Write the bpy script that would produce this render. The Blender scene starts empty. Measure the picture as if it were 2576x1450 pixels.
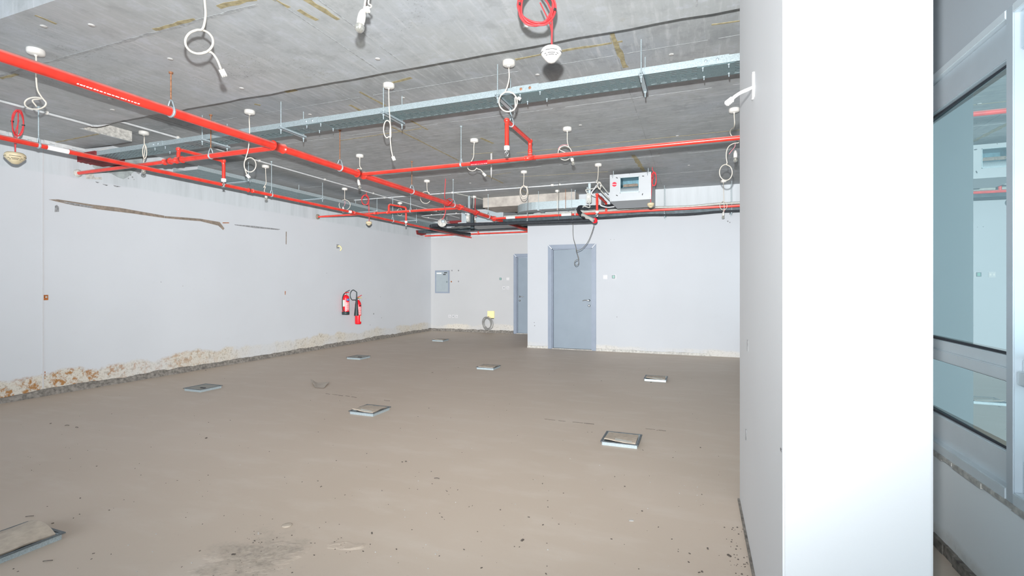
import bpy, math, random
from mathutils import Vector, Matrix, noise as mnoise
random.seed(7)
rnd = random.Random(11)
C = bpy.context.scene.collection
SC = bpy.context.scene
PI = math.pi

# ------------------------------------------------------------------ camera
FPX, CX, HY, EYE = 1232.0, 1288.0, 719.0, 1.35        # focal length in pixels, centre, horizon row, eye height (m)
YAW = math.radians(20.68)
FW = Vector((-math.sin(YAW), math.cos(YAW), 0)); RT = Vector((math.cos(YAW), math.sin(YAW), 0))
cam_d = bpy.data.cameras.new('camera'); cam = bpy.data.objects.new('camera', cam_d); C.objects.link(cam)
cam.location = (0, 0, EYE); cam.rotation_euler = (PI/2, 0, YAW)
cam_d.sensor_width = 36; cam_d.lens = FPX/2576*36; cam_d.shift_y = -6/2576; cam_d.clip_start = .05
SC.camera = cam

# ------------------------------------------------------------------ light
W = bpy.data.worlds.new('daylight'); SC.world = W; W.use_nodes = True
W.node_tree.nodes['Background'].inputs[0].default_value = (.80, .90, 1.0, 1)
W.node_tree.nodes['Background'].inputs[1].default_value = 3.8
SC.view_settings.view_transform = 'Standard'; SC.view_settings.look = 'None'
SC.view_settings.gamma = 1; SC.view_settings.use_curve_mapping = False
SC.view_settings.exposure = 0.36

def flash_light(loc, aim, k_const, k_lin):
    """the photographer's flash gun, a small lamp just above the lens, aimed a little upwards"""
    l = bpy.data.lights.new('camera_flash', 'SPOT'); o = bpy.data.objects.new('camera_flash', l); C.objects.link(o)
    o.location = loc; o.rotation_euler = aim.to_track_quat('-Z', 'Y').to_euler()
    l.shadow_soft_size = .022; l.energy = 1.0; l.color = (1, 1, 1); l.spot_size = math.radians(142); l.spot_blend = 1.0
    l.use_nodes = True; nt = l.node_tree; em = nt.nodes['Emission']
    fo = nt.nodes.new('ShaderNodeLightFalloff'); fo.inputs['Strength'].default_value = k_const
    fo2 = nt.nodes.new('ShaderNodeLightFalloff'); fo2.inputs['Strength'].default_value = k_lin
    ad = nt.nodes.new('ShaderNodeMath'); ad.operation = 'ADD'
    nt.links.new(fo.outputs['Constant'], ad.inputs[0]); nt.links.new(fo2.outputs['Linear'], ad.inputs[1])
    nt.links.new(ad.outputs[0], em.inputs['Strength']); return o
flash_light(Vector((0, 0, EYE+.24)) - RT*.02 + FW*.03, FW + Vector((0, 0, .36)) - RT*.02, 30.0, 150.0)

# ------------------------------------------------------------------ pixel -> point on a known plane of the room
def ud(px): return (px-CX)/FPX
def at(px, py, d): return FW*d + RT*(ud(px)*d) + Vector((0, 0, EYE + (HY-py)/FPX*d))
def dz(py, z): return (z-EYE)*FPX/(HY-py)
def onz(px, py, z): return at(px, py, dz(py, z))
def dx(px, X): return X/(-math.sin(YAW) + math.cos(YAW)*ud(px))
def dy(px, Y): return Y/(math.cos(YAW) + math.sin(YAW)*ud(px))
def onx(px, py, X): return at(px, py, dx(px, X))
def ony(px, py, Y): return at(px, py, dy(px, Y))

# ------------------------------------------------------------------ materials
def new_mat(name):
    m = bpy.data.materials.new(name); m.use_nodes = True
    return m, m.node_tree, m.node_tree.nodes['Principled BSDF']
def N(nt, t, **k):
    n = nt.nodes.new(t)
    for a, v in k.items(): setattr(n, a, v)
    return n
def noise(nt, scale, detail=4, rough=.55, vec=None, stretch=None):
    n = N(nt, 'ShaderNodeTexNoise'); n.inputs['Scale'].default_value = scale
    n.inputs['Detail'].default_value = detail; n.inputs['Roughness'].default_value = rough
    g = N(nt, 'ShaderNodeNewGeometry'); src = g.outputs['Position']
    if stretch:
        mp = N(nt, 'ShaderNodeMapping'); mp.inputs['Scale'].default_value = stretch
        nt.links.new(src, mp.inputs['Vector']); src = mp.outputs[0]
    nt.links.new(src, n.inputs['Vector']); return n.outputs['Fac']
def ramp(nt, fac, stops):
    r = N(nt, 'ShaderNodeValToRGB'); e = r.color_ramp.elements
    while len(e) < len(stops): e.new(.5)
    for i, (p, c) in enumerate(stops):
        e[i].position = p; e[i].color = (c, c, c, 1) if isinstance(c, (int, float)) else (*c, 1)
    nt.links.new(fac, r.inputs[0]); return r.outputs[0]
def mix(nt, a, b, f, mode='MIX'):
    m = N(nt, 'ShaderNodeMix', data_type='RGBA', blend_type=mode)
    for s, v in ((m.inputs[6], a), (m.inputs[7], b), (m.inputs[0], f)):
        if isinstance(v, bpy.types.NodeSocket): nt.links.new(v, s)
        elif isinstance(v, (int, float)): s.default_value = v
        else: s.default_value = (*v, 1)
    return m.outputs[2]
def math_(nt, op, a, b=None, clamp=False):
    m = N(nt, 'ShaderNodeMath', operation=op, use_clamp=clamp)
    for i, v in enumerate((a, b)):
        if v is None: continue
        if isinstance(v, bpy.types.NodeSocket): nt.links.new(v, m.inputs[i])
        else: m.inputs[i].default_value = v
    return m.outputs[0]
def bump(nt, p, h, s=.2, d=.01):
    b = N(nt, 'ShaderNodeBump'); b.inputs['Strength'].default_value = s; b.inputs['Distance'].default_value = d
    nt.links.new(h, b.inputs['Height']); nt.links.new(b.outputs[0], p.inputs['Normal'])
def xyz(nt):
    g = N(nt, 'ShaderNodeNewGeometry'); s = N(nt, 'ShaderNodeSeparateXYZ'); nt.links.new(g.outputs['Position'], s.inputs[0]); return s.outputs
M = {}
def plain(name, col, rough=.5, metal=0, var=.12, scale=30, spec=.4):
    m, nt, p = new_mat(name); n = noise(nt, scale, 5)
    lo = tuple(c*(1-var) for c in col); hi = tuple(min(1, c*(1+var*.5)) for c in col)
    nt.links.new(ramp(nt, n, [(.3, lo), (.65, hi)]), p.inputs['Base Color'])
    p.inputs['Roughness'].default_value = rough; p.inputs['Metallic'].default_value = metal
    p.inputs['Specular IOR Level'].default_value = spec; M[name] = m; return m
plain('red_paint', (.70, .042, .026), .30, 0, .22, 9, .6)
def top_highlight(name, col, amt):  # paints a flash highlight, as pale dust, into the colour of upward faces
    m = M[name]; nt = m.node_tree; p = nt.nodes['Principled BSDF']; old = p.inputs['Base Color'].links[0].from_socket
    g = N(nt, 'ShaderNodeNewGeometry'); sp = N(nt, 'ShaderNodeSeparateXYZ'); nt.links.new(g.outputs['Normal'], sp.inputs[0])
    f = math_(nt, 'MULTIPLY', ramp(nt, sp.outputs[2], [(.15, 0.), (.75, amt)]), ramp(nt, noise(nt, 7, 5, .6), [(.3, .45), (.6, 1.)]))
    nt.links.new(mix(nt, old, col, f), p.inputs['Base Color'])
top_highlight('red_paint', (.62, .40, .36), .75)
plain('red_clamp', (.42, .022, .018), .45, 0, .3, 60)
plain('red_cable', (.62, .045, .05), .4, 0, .1, 60)
plain('white_cable', (.60, .555, .48), .5, 0, .06, 40)
plain('white_plastic', (.62, .605, .57), .4, 0, .05, 20)
plain('conduit_white', (.50, .515, .52), .4, 0, .12, 14)
plain('cream_plastic', (.62, .53, .35), .45, 0, .08, 30)
plain('black_slot', (.03, .03, .032), .6, 0, .1)
plain('black_foam', (.022, .026, .032), .65, 0, .5, 40)
plain('dark_tray', (.055, .075, .085), .5, .3, .4, 12)
plain('grey_cable', (.20, .20, .19), .5, 0, .1)
plain('dark_cable', (.13, .13, .12), .5, 0, .1)
plain('grey_conduit', (.42, .43, .40), .5, 0, .15, 25)
plain('rusty_rod', (.36, .17, .09), .6, .3, .45, 60)
plain('brass', (.75, .6, .35), .3, .8, .1)
plain('chrome', (.80, .80, .78), .18, 1, .05)
plain('door_paint', (.195, .235, .275), .42, 0, .05, 3)
plain('door_frame_paint', (.21, .245, .30), .35, 0, .06, 6)
plain('panel_grey', (.27, .31, .33), .4, 0, .04, 8)
plain('alu', (.50, .57, .62), .38, .35, .06, 4)
plain('alu_light', (.62, .69, .73), .4, .25, .05, 4)
plain('gasket', (.02, .025, .035), .5, 0, .1)
plain('fcu_white', (.385, .405, .42), .45, .1, .04, 5)
plain('fcu_teal', (.10, .20, .24), .4, .4, .3, 20)
plain('logo_red', (.72, .015, .04), .4, 0, .02)
plain('logo_white', (.9, .9, .9), .4, 0, .02)
plain('blue_label', (.02, .12, .45), .4, 0, .02)
plain('paper_label', (.62, .68, .60), .6, 0, .1, 200)
plain('ext_red', (.72, .012, .022), .25, 0, .06)
plain('ext_black', (.025, .040, .042), .45, 0, .2)
plain('ochre', (.34, .295, .175), .7, 0, .35, 30)
plain('ridge', (.34, .355, .36), .8, 0, .3, 30)
plain('plug_white', (.44, .435, .42), .7, 0, .2, 50)
plain('cement', (.19, .175, .155), .9, 0, .55, 26)
plain('cement_light', (.44, .43, .40), .9, 0, .35, 30)
plain('firestop', (.19, .024, .026), .7, 0, .3, 25)
plain('patch_grey', (.29, .32, .32), .7, 0, .3, 10)
plain('patch_white', (.50, .515, .515), .7, 0, .1, 20)
plain('tear_brown', (.22, .18, .145), .8, 0, .35, 25)
plain('tear_grey', (.24, .245, .25), .8, 0, .5, 40)
plain('rust', (.32, .10, .022), .8, 0, .5, 50)
plain('dust_lid', (.44, .375, .305), .85, 0, .15, 25)
plain('lid_grey', (.30, .295, .265), .7, 0, .15, 20)
plain('rim_dark', (.13, .15, .16), .5, .3, .3, 40)
plain('yellow_plate', (.80, .68, .34), .6, 0, .1)
plain('switch_white', (.47, .47, .48), .4, 0, .03)
plain('switch_dark', (.12, .16, .17), .4, 0, .1)
plain('screen_green', (.20, .36, .30), .3, 0, .05)
plain('yellow_tag', (.80, .50, .03), .5)
plain('pink_wire', (.78, .30, .34), .5)
plain('debris_dark', (.12, .10, .085), .9, 0, .5, 80)
plain('paper_dust', (.44, .39, .335), .9, 0, .15, 15)
plain('concrete_block', (.40, .37, .335), .85, 0, .25, 6)
plain('concrete_grey', (.36, .39, .39), .85, 0, .4, 5)

def galv(name, base, sc=170):
    m, nt, p = new_mat(name)
    v = N(nt, 'ShaderNodeTexVoronoi'); v.inputs['Scale'].default_value = sc
    g = N(nt, 'ShaderNodeNewGeometry'); nt.links.new(g.outputs['Position'], v.inputs['Vector'])
    sp = N(nt, 'ShaderNodeSeparateColor'); nt.links.new(v.outputs['Color'], sp.inputs[0])
    nt.links.new(ramp(nt, sp.outputs[0], [(0, tuple(c*.82 for c in base)), (1, tuple(min(1, c*1.12) for c in base))]), p.inputs['Base Color'])
    p.inputs['Metallic'].default_value = .45; p.inputs['Roughness'].default_value = .5; M[name] = m
galv('galv', (.40, .47, .49)); galv('galv_dark', (.20, .28, .295)); galv('galv_bright', (.43, .50, .53), 260)

def wall_mat(name, paint_top=None, conc=(.455, .485, .505), stain=0., stain_h=.12, base=(.505, .525, .55)):
    m, nt, p = new_mat(name); s = xyz(nt)
    n1 = noise(nt, .9, 3); n2 = noise(nt, 5, 6, .6); n3 = noise(nt, 22, 5, .65)
    c = ramp(nt, n1, [(.3, tuple(b*.955 for b in base)), (.7, base)])
    sm = ramp(nt, n2, [(.66, 0.), (.80, .16)])
    c = mix(nt, c, (.34, .33, .32), sm)
    if paint_top:
        t = math_(nt, 'ADD', s[2], math_(nt, 'MULTIPLY', math_(nt, 'SUBTRACT', n2, .5), .05))
        f = ramp(nt, math_(nt, 'MULTIPLY', math_(nt, 'SUBTRACT', t, paint_top-.01), 40, True), [(0, 0.), (1, 1.)])
        dr = noise(nt, 2.2, 5, .6, stretch=(3.5, 3.5, .35))
        cc = ramp(nt, dr, [(.25, tuple(k*.86 for k in conc)), (.5, conc), (.75, tuple(min(1, k*1.1) for k in conc))])
        c = mix(nt, c, cc, f)
    if stain:
        hh = math_(nt, 'SUBTRACT', s[2], math_(nt, 'MULTIPLY', noise(nt, 1.6, 5, .6), stain_h*1.9))
        f = math_(nt, 'MULTIPLY', math_(nt, 'SUBTRACT', stain_h*.55, hh), 22, True)
        blot = ramp(nt, n3, [(.36, (.44, .40, .335)), (.50, (.54, .515, .46)), (.62, (.36, .325, .27))])
        rustc = mix(nt, blot, (.31, .155, .055), ramp(nt, noise(nt, 14, 5, .7), [(.50, 0.), (.60, 1.)]))
        near = math_(nt, 'MULTIPLY', math_(nt, 'SUBTRACT', 6.5, s[1]), .4, True) if stain > .5 else 0.
        blot = mix(nt, blot, rustc, near)
        patch = ramp(nt, noise(nt, .8, 4, .6), [(.40, .25), (.58, 1.)])
        f = math_(nt, 'MULTIPLY', f, math_(nt, 'MAXIMUM', patch, near) if stain > .5 and not isinstance(near, float) else patch)
        c = mix(nt, c, blot, math_(nt, 'MULTIPLY', f, min(1, stain)))
    nt.links.new(c, p.inputs['Base Color']); p.inputs['Roughness'].default_value = .62; p.inputs['Specular IOR Level'].default_value = .3
    bump(nt, p, n3, .12, .004); M[name] = m
wall_mat('wall_left_paint', 2.73, stain=1., stain_h=.20)
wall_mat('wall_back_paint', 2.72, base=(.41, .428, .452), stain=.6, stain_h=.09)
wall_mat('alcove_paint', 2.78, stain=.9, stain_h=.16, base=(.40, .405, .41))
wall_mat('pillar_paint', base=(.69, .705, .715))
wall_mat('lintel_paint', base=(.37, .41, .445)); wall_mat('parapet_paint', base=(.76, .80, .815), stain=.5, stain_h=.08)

def floor_mat():
    m, nt, p = new_mat('floor_screed')
    a = noise(nt, .55, 4, .5); b = noise(nt, 3.2, 6, .6, stretch=(.6, 1.6, 1)); d = noise(nt, 45, 4, .6)
    c = ramp(nt, a, [(.3, (.475, .395, .32)), (.7, (.525, .445, .37))])
    c = mix(nt, c, (.56, .49, .42), ramp(nt, b, [(.50, 0.), (.72, .55)]))
    c = mix(nt, c, (.27, .22, .175), ramp(nt, d, [(.66, 0.), (.8, .35)]))
    # broken, crumbled screed near the camera
    g = N(nt, 'ShaderNodeNewGeometry')
    vs = N(nt, 'ShaderNodeVectorMath', operation='DISTANCE'); nt.links.new(g.outputs['Position'], vs.inputs[0]); vs.inputs[1].default_value = onz(640, 1400, 0)
    cr = math_(nt, 'ADD', vs.outputs['Value'], math_(nt, 'MULTIPLY', noise(nt, 9, 6, .65), .9))
    c = mix(nt, c, ramp(nt, noise(nt, 34, 5, .7), [(.38, (.28, .24, .20)), (.56, (.42, .36, .295))]), ramp(nt, cr, [(.50, .8), (.72, 0.)]))
    nt.links.new(c, p.inputs['Base Color']); p.inputs['Roughness'].default_value = .55; p.inputs['Specular IOR Level'].default_value = .35
    bump(nt, p, math_(nt, 'ADD', math_(nt, 'MULTIPLY', b, .6), math_(nt, 'MULTIPLY', d, .25)), .25, .006); M['floor'] = m
floor_mat()

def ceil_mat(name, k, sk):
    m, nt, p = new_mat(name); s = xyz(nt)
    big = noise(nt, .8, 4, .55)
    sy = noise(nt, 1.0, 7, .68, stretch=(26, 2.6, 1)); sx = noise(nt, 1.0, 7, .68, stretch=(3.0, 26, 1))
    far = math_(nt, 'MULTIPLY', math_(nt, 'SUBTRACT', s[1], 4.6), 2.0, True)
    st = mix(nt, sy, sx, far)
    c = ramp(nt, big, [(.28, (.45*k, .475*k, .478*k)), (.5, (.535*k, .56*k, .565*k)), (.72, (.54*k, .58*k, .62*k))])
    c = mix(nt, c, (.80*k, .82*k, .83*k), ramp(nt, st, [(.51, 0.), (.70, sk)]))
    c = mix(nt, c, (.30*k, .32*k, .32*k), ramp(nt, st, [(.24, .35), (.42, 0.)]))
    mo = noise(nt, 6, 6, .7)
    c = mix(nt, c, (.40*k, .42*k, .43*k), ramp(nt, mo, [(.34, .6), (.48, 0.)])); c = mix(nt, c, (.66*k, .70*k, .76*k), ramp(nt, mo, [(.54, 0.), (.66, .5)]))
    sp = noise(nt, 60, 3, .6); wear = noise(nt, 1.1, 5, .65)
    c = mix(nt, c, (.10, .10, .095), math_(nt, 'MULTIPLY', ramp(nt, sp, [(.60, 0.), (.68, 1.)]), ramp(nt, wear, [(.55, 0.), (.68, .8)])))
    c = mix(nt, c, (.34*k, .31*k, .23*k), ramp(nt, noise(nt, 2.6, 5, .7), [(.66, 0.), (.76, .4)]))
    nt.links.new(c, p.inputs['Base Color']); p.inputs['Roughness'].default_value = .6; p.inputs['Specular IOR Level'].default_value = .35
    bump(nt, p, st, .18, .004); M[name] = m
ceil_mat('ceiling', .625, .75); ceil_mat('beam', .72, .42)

def glass_mat():
    m, nt, p = new_mat('tinted_glass'); nt.nodes.remove(p)
    out = nt.nodes['Material Output']
    gl = N(nt, 'ShaderNodeBsdfGlossy'); gl.inputs['Roughness'].default_value = .0; gl.inputs['Color'].default_value = (.80, .97, .98, 1)
    tr = N(nt, 'ShaderNodeBsdfTransparent'); tr.inputs['Color'].default_value = (.085, .120, .126, 1)
    mx = N(nt, 'ShaderNodeMixShader'); fr = N(nt, 'ShaderNodeFresnel'); fr.inputs['IOR'].default_value = 1.5
    f = math_(nt, 'ADD', math_(nt, 'MULTIPLY', fr.outputs[0], .5), .52, True); nt.links.new(f, mx.inputs[0])
    nt.links.new(tr.outputs[0], mx.inputs[1]); nt.links.new(gl.outputs[0], mx.inputs[2])
    bf = N(nt, 'ShaderNodeNewGeometry'); cl = N(nt, 'ShaderNodeBsdfTransparent'); m0 = N(nt, 'ShaderNodeMixShader')   # the pane's far face lets light straight through
    nt.links.new(bf.outputs['Backfacing'], m0.inputs[0]); nt.links.new(mx.outputs[0], m0.inputs[1]); nt.links.new(cl.outputs[0], m0.inputs[2]); nt.links.new(m0.outputs[0], out.inputs[0]); M['glass'] = m
    m, nt, p = new_mat('bulb_glass'); nt.nodes.remove(p); out = nt.nodes['Material Output']
    gl = N(nt, 'ShaderNodeBsdfGlossy'); gl.inputs['Roughness'].default_value = .08
    tr = N(nt, 'ShaderNodeBsdfTransparent'); tr.inputs['Color'].default_value = (.80, .80, .76, 1)
    df = N(nt, 'ShaderNodeBsdfDiffuse'); df.inputs['Color'].default_value = (.85, .84, .78, 1)
    lw = N(nt, 'ShaderNodeLayerWeight'); lw.inputs[0].default_value = .5
    m1 = N(nt, 'ShaderNodeMixShader'); nt.links.new(lw.outputs['Facing'], m1.inputs[0]); nt.links.new(tr.outputs[0], m1.inputs[1]); nt.links.new(gl.outputs[0], m1.inputs[2])
    m2 = N(nt, 'ShaderNodeMixShader'); m2.inputs[0].default_value = .12; nt.links.new(m1.outputs[0], m2.inputs[1]); nt.links.new(df.outputs[0], m2.inputs[2])
    nt.links.new(m2.outputs[0], out.inputs[0]); M['bulb_glass'] = m
glass_mat()

# ------------------------------------------------------------------ mesh builder and scene helpers
class MB:
    def __init__(s): s.v = []; s.f = []; s.sm = []
    def add(s, v, f, smooth=False):
        o = len(s.v); s.v += [Vector(p) for p in v]; s.f += [tuple(i+o for i in q) for q in f]; s.sm += [smooth]*len(f); return s
    def box(s, x0, x1, y0, y1, z0, z1):
        v = [(x, y, z) for z in (z0, z1) for y in (y0, y1) for x in (x0, x1)]
        return s.add(v, [(0, 2, 3, 1), (4, 5, 7, 6), (0, 1, 5, 4), (2, 6, 7, 3), (0, 4, 6, 2), (1, 3, 7, 5)])
    def obox(s, c, ax, ay, az):
        c, ax, ay, az = Vector(c), Vector(ax), Vector(ay), Vector(az)
        v = [c+ax*i+ay*j+az*k for k in (-1, 1) for j in (-1, 1) for i in (-1, 1)]
        return s.add(v, [(0, 2, 3, 1), (4, 5, 7, 6), (0, 1, 5, 4), (2, 6, 7, 3), (0, 4, 6, 2), (1, 3, 7, 5)])
    def tube(s, pts, r, n=10, cap=True, closed=False):
        pts = [Vector(p) for p in pts]; k = len(pts); rr = r if isinstance(r, (list, tuple)) else [r]*k
        T = []
        for i in range(k):
            a = pts[(i-1) % k] if (closed or i) else pts[0]; b = pts[(i+1) % k] if (closed or i < k-1) else pts[-1]
            T.append((b-a).normalized() if (b-a).length > 1e-9 else Vector((0, 0, 1)))
        up = Vector((0, 0, 1)) if abs(T[0].z) < .9 else Vector((1, 0, 0))
        nrm = (up - T[0]*up.dot(T[0])).normalized(); v = []
        for i in range(k):
            nrm = nrm - T[i]*nrm.dot(T[i]); nrm = nrm.normalized() if nrm.length > 1e-6 else T[i].orthogonal().normalized()
            b = T[i].cross(nrm)
            v += [pts[i] + (nrm*math.cos(2*PI*j/n) + b*math.sin(2*PI*j/n))*rr[i] for j in range(n)]
        f = [(i*n+j, i*n+(j+1) % n, ((i+1) % k)*n+(j+1) % n, ((i+1) % k)*n+j) for i in range(k if closed else k-1) for j in range(n)]
        s.add(v, f, True)
        if cap and not closed:
            s.add(v[:n], [tuple(range(n-1, -1, -1))]); s.add(v[-n:], [tuple(range(n))])
        return s
    def cyl(s, a, b, r, n=12, r2=None): return s.tube([a, b], [r, r if r2 is None else r2], n)
    def lathe(s, prof, o, ax=(0, 0, 1), n=20):
        ax = Vector(ax).normalized(); u = ax.orthogonal().normalized(); w = ax.cross(u); o = Vector(o); v = []
        for r, h in prof: v += [o + ax*h + (u*math.cos(2*PI*j/n)+w*math.sin(2*PI*j/n))*max(r, 1e-4) for j in range(n)]
        f = [(i*n+j, i*n+(j+1) % n, (i+1)*n+(j+1) % n, (i+1)*n+j) for i in range(len(prof)-1) for j in range(n)]
        s.add(v, f, True); s.add(v[:n], [tuple(range(n-1, -1, -1))]); s.add(v[-n:], [tuple(range(n))]); return s
    def prism(s, poly, off):
        """poly: 3-D outline, pushed along off"""
        k = len(poly); off = Vector(off); a = [Vector(p) for p in poly]
        return s.add(a + [p+off for p in a], [tuple(range(k-1, -1, -1)), tuple(range(k, 2*k))] + [(i, (i+1) % k, k+(i+1) % k, k+i) for i in range(k)])
    def build(s, name, mat, parent=None, bevel=0, label=None, kind=None):
        me = bpy.data.meshes.new(name); org = ORG.get(parent.name, Vector()) if parent else Vector()
        me.from_pydata([tuple(p-org) for p in s.v], [], s.f); me.polygons.foreach_set('use_smooth', s.sm); me.validate(); me.update()
        me.materials.append(M[mat] if isinstance(mat, str) else mat)
        import bmesh as _b
        bm = _b.new(); bm.from_mesh(me); _b.ops.recalc_face_normals(bm, faces=bm.faces[:])
        if bevel: _b.ops.bevel(bm, geom=[e for e in bm.edges if len(e.link_faces) == 2 and e.calc_face_angle(0) > .6], offset=bevel, segments=2, affect='EDGES', clamp_overlap=True)
        bm.to_mesh(me); bm.free()
        o = bpy.data.objects.new(name, me); C.objects.link(o)
        if parent: o.parent = parent; ORG[o.name] = org
        if label: o['label'] = label
        if kind: o['kind'] = kind
        return o
ORG = {}
def thing(name, label, cat, loc, group=None):
    o = bpy.data.objects.new(name, None); C.objects.link(o); o.location = loc; o.empty_display_size = .1
    ORG[o.name] = Vector(loc); o['label'] = label; o['category'] = cat
    if group: o['group'] = group
    return o
def tag(o, label, cat, group=None):
    o['label'] = label; o['category'] = cat
    if group: o['group'] = group
    return o
def struct(mb, name, mat, parent=None, bevel=0): return mb.build(name, mat, parent, bevel, kind=None if parent else 'structure')
def cr(pts, k=6):
    """smooth curve through points"""
    p = [Vector(q) for q in pts]; p = [p[0]*2-p[1]] + p + [p[-1]*2-p[-2]]; out = []
    for i in range(1, len(p)-2):
        for j in range(k):
            t = j/k; a, b, c, d = p[i-1:i+3]
            out.append(.5*((2*b) + (c-a)*t + (2*a-5*b+4*c-d)*t*t + (3*b-a-3*c+d)*t**3))
    out.append(p[-2]); return out
def text_mesh(txt, size, o, xdir, ydir, name, mat, parent, ext=.0008):
    cu = bpy.data.curves.new(name, 'FONT'); cu.body = txt; cu.size = size; cu.extrude = ext; cu.align_x = 'CENTER'; cu.align_y = 'CENTER'
    t = bpy.data.objects.new(name, cu); C.objects.link(t)
    me = bpy.data.meshes.new_from_object(t.evaluated_get(bpy.context.evaluated_depsgraph_get()))
    bpy.data.objects.remove(t); bpy.data.curves.remove(cu)
    x, y = Vector(xdir).normalized(), Vector(ydir).normalized(); z = x.cross(y); org = ORG.get(parent.name, Vector())
    for v in me.vertices: v.co = Vector(o) - org + x*v.co.x + y*v.co.y + z*v.co.z
    me.materials.clear(); me.materials.append(M[mat]); me.name = name
    ob = bpy.data.objects.new(name, me); C.objects.link(ob); ob.parent = parent; return ob

# ------------------------------------------------------------------ the room shell
XL, YB, YA, XR, XA = -7.47, 10.10, 12.90, 1.17, -3.45      # left wall, back wall, alcove wall, window wall, alcove's right side
ZB, ZC = 3.13, 3.26                                        # underside of the wide band beam, of the slab
Y0 = -5.0
fl = struct(MB().box(XL-.2, XR+.2, Y0, YA+.2, -.15, 0), 'floor', 'floor')
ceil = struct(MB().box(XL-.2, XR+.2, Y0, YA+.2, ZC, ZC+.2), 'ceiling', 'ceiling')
BY0, BY1 = 1.85, 3.455
beam = MB()
xs = [XL] + [XL + i*.18 for i in range(1, 49)] ; xs = [x for x in xs if x < XR] + [XR]
fr = [BY1 + (mnoise.noise(Vector((x*3.1, 0, 0)))*.018 if -6.5 < x < .1 else 0) for x in xs]
poly = [(xs[i], fr[i]) for i in range(len(xs))]
poly = [(XL, 4.0), (-6.54, 4.0)] + [(-6.54, BY1)] + [p for p in poly if p[0] > -6.5] + [(XR, BY0), (XL, BY0)]
beam.prism([(x, y, ZB) for x, y in poly], (0, 0, ZC-ZB))
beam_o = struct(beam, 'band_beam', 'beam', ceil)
# rough pale cut face at the end of the beam by the left wall
MB().box(-6.545, -6.532, 3.50, 4.005, ZB+.003, ZC-.003).build('cut_face', 'cement_light', ceil)
# second downstand over the alcove mouth
struct(MB().box(-4.36, -2.31, 9.76, 10.6, 3.05, ZC), 'downstand', 'concrete_block', ceil)
# walls
wl = struct(MB().box(XL-.2, XL, Y0, YA+.2, 0, ZC), 'wall_left', 'wall_left_paint')
jy = onx(108, 900, XL).y
MB().box(XL-.001, XL+.004, jy-.006, jy+.006, .10, ZB-.02).build('joint_bead', 'switch_white', wl)
D1X0, D1X1, D1T = -2.985, -1.95, 2.22
bk = MB(); bk.box(XA, D1X0+.02, YB, YB+.2, 0, ZC).box(D1X1-.02, XR+.2, YB, YB+.2, 0, ZC).box(D1X0+.02, D1X1-.02, YB, YB+.2, D1T-.02, ZC)
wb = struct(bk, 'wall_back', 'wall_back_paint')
D2X0, D2X1 = -4.82, -3.80
ab = MB(); ab.box(XL, D2X0+.02, YA, YA+.2, 0, ZC).box(D2X1-.02, XA+.2, YA, YA+.2, 0, ZC).box(D2X0+.02, D2X1-.02, YA, YA+.2, 2.20, ZC)
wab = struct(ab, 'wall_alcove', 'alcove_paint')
struct(MB().box(XA, XA+.2, YB+.2, YA, 0, ZC), 'wall_alcove_side', 'wall_back_paint')
PXL = .252
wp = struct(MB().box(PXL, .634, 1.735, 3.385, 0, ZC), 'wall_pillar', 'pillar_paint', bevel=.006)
MB().box(PXL-.012, PXL, 1.745, 3.385, 0, .012).build('cement_fillet', 'cement', wp)
# wall stub by the windows, hidden behind the pillar but mirrored in the glass
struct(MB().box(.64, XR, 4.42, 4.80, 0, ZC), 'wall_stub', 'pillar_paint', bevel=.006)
# window wall
PW = 1.475
posts = [2.525 + PW*i for i in range(-5, 6)]
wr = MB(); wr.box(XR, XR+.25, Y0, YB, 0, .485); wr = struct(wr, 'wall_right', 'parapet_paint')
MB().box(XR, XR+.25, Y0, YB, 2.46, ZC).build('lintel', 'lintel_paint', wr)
rag = MB(); yy = Y0
while yy < YB:
    s = rnd.uniform(.05, .16); rag.box(XR-.010-rnd.uniform(0, .008), XR+.02, yy, min(YB, yy+s), .468+rnd.uniform(-.008, .006), .489); yy += s
rag.build('mortar_edge', 'cement_light', wr)
rag = MB(); yy = Y0
while yy < YB:
    s = rnd.uniform(.06, .2); rag.box(XR-.012-rnd.uniform(0, .014), XR+.01, yy, min(YB, yy+s), 0, .03+rnd.uniform(0, .035)); yy += s
rag.build('cement_edge', 'cement', wr)
for i in range(len(posts)-1):
    a, b = posts[i]+.025, posts[i+1]-.025
    w = bpy.data.objects.new('window_%d' % (i+1), None); C.objects.link(w); w.location = (XR, a, .485); w['kind'] = 'structure'; ORG[w.name] = Vector(w.location)
    x0, x1 = XR+.005, XR+.10
    MB().box(x0+.02, x1, a, b, .53, .665).box(x0-.012, x1, a, b, .485, .535).build('bottom_rail', 'alu_light', w, .004)
    MB().box(x0, x1, a, b, .961, 1.015).box(x0+.018, x1, a, b, 1.010, 1.062).build('transom', 'alu_light', w, .004)
    MB().box(x0+.012, x1, a, b, 2.275, 2.425).build('head_rail', 'alu', w, .004)
    MB().box(x0-.012, x1, a, b, 2.425, 2.462).build('head_trim', 'alu_light', w, .003)
    for z0, z1 in ((.665, .961), (1.062, 2.275)):
        g = MB()
        for (p, q, r, t) in ((a, b, z0, z0+.012), (a, b, z1-.012, z1), (a, a+.012, z0, z1), (b-.012, b, z0, z1)): g.box(x0+.036, x1-.02, p, q, r, t)
        g.build('gasket', 'gasket', w)
        tl = math.radians(.84); yc = (a+b)/2; hw = (b-a)/2-.004
        MB().obox((x0+.049, yc, (z0+z1)/2), Vector((.003, 0, 0)), Vector((math.sin(tl), math.cos(tl), 0))*hw, (0, 0, (z1-z0)/2-.004)).build('pane', 'glass', w)
for y in posts:
    MB().box(XR-.005, XR+.12, y-.025, y+.025, .485, 2.462).build('mullion', 'alu', wr, .004)

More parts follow.
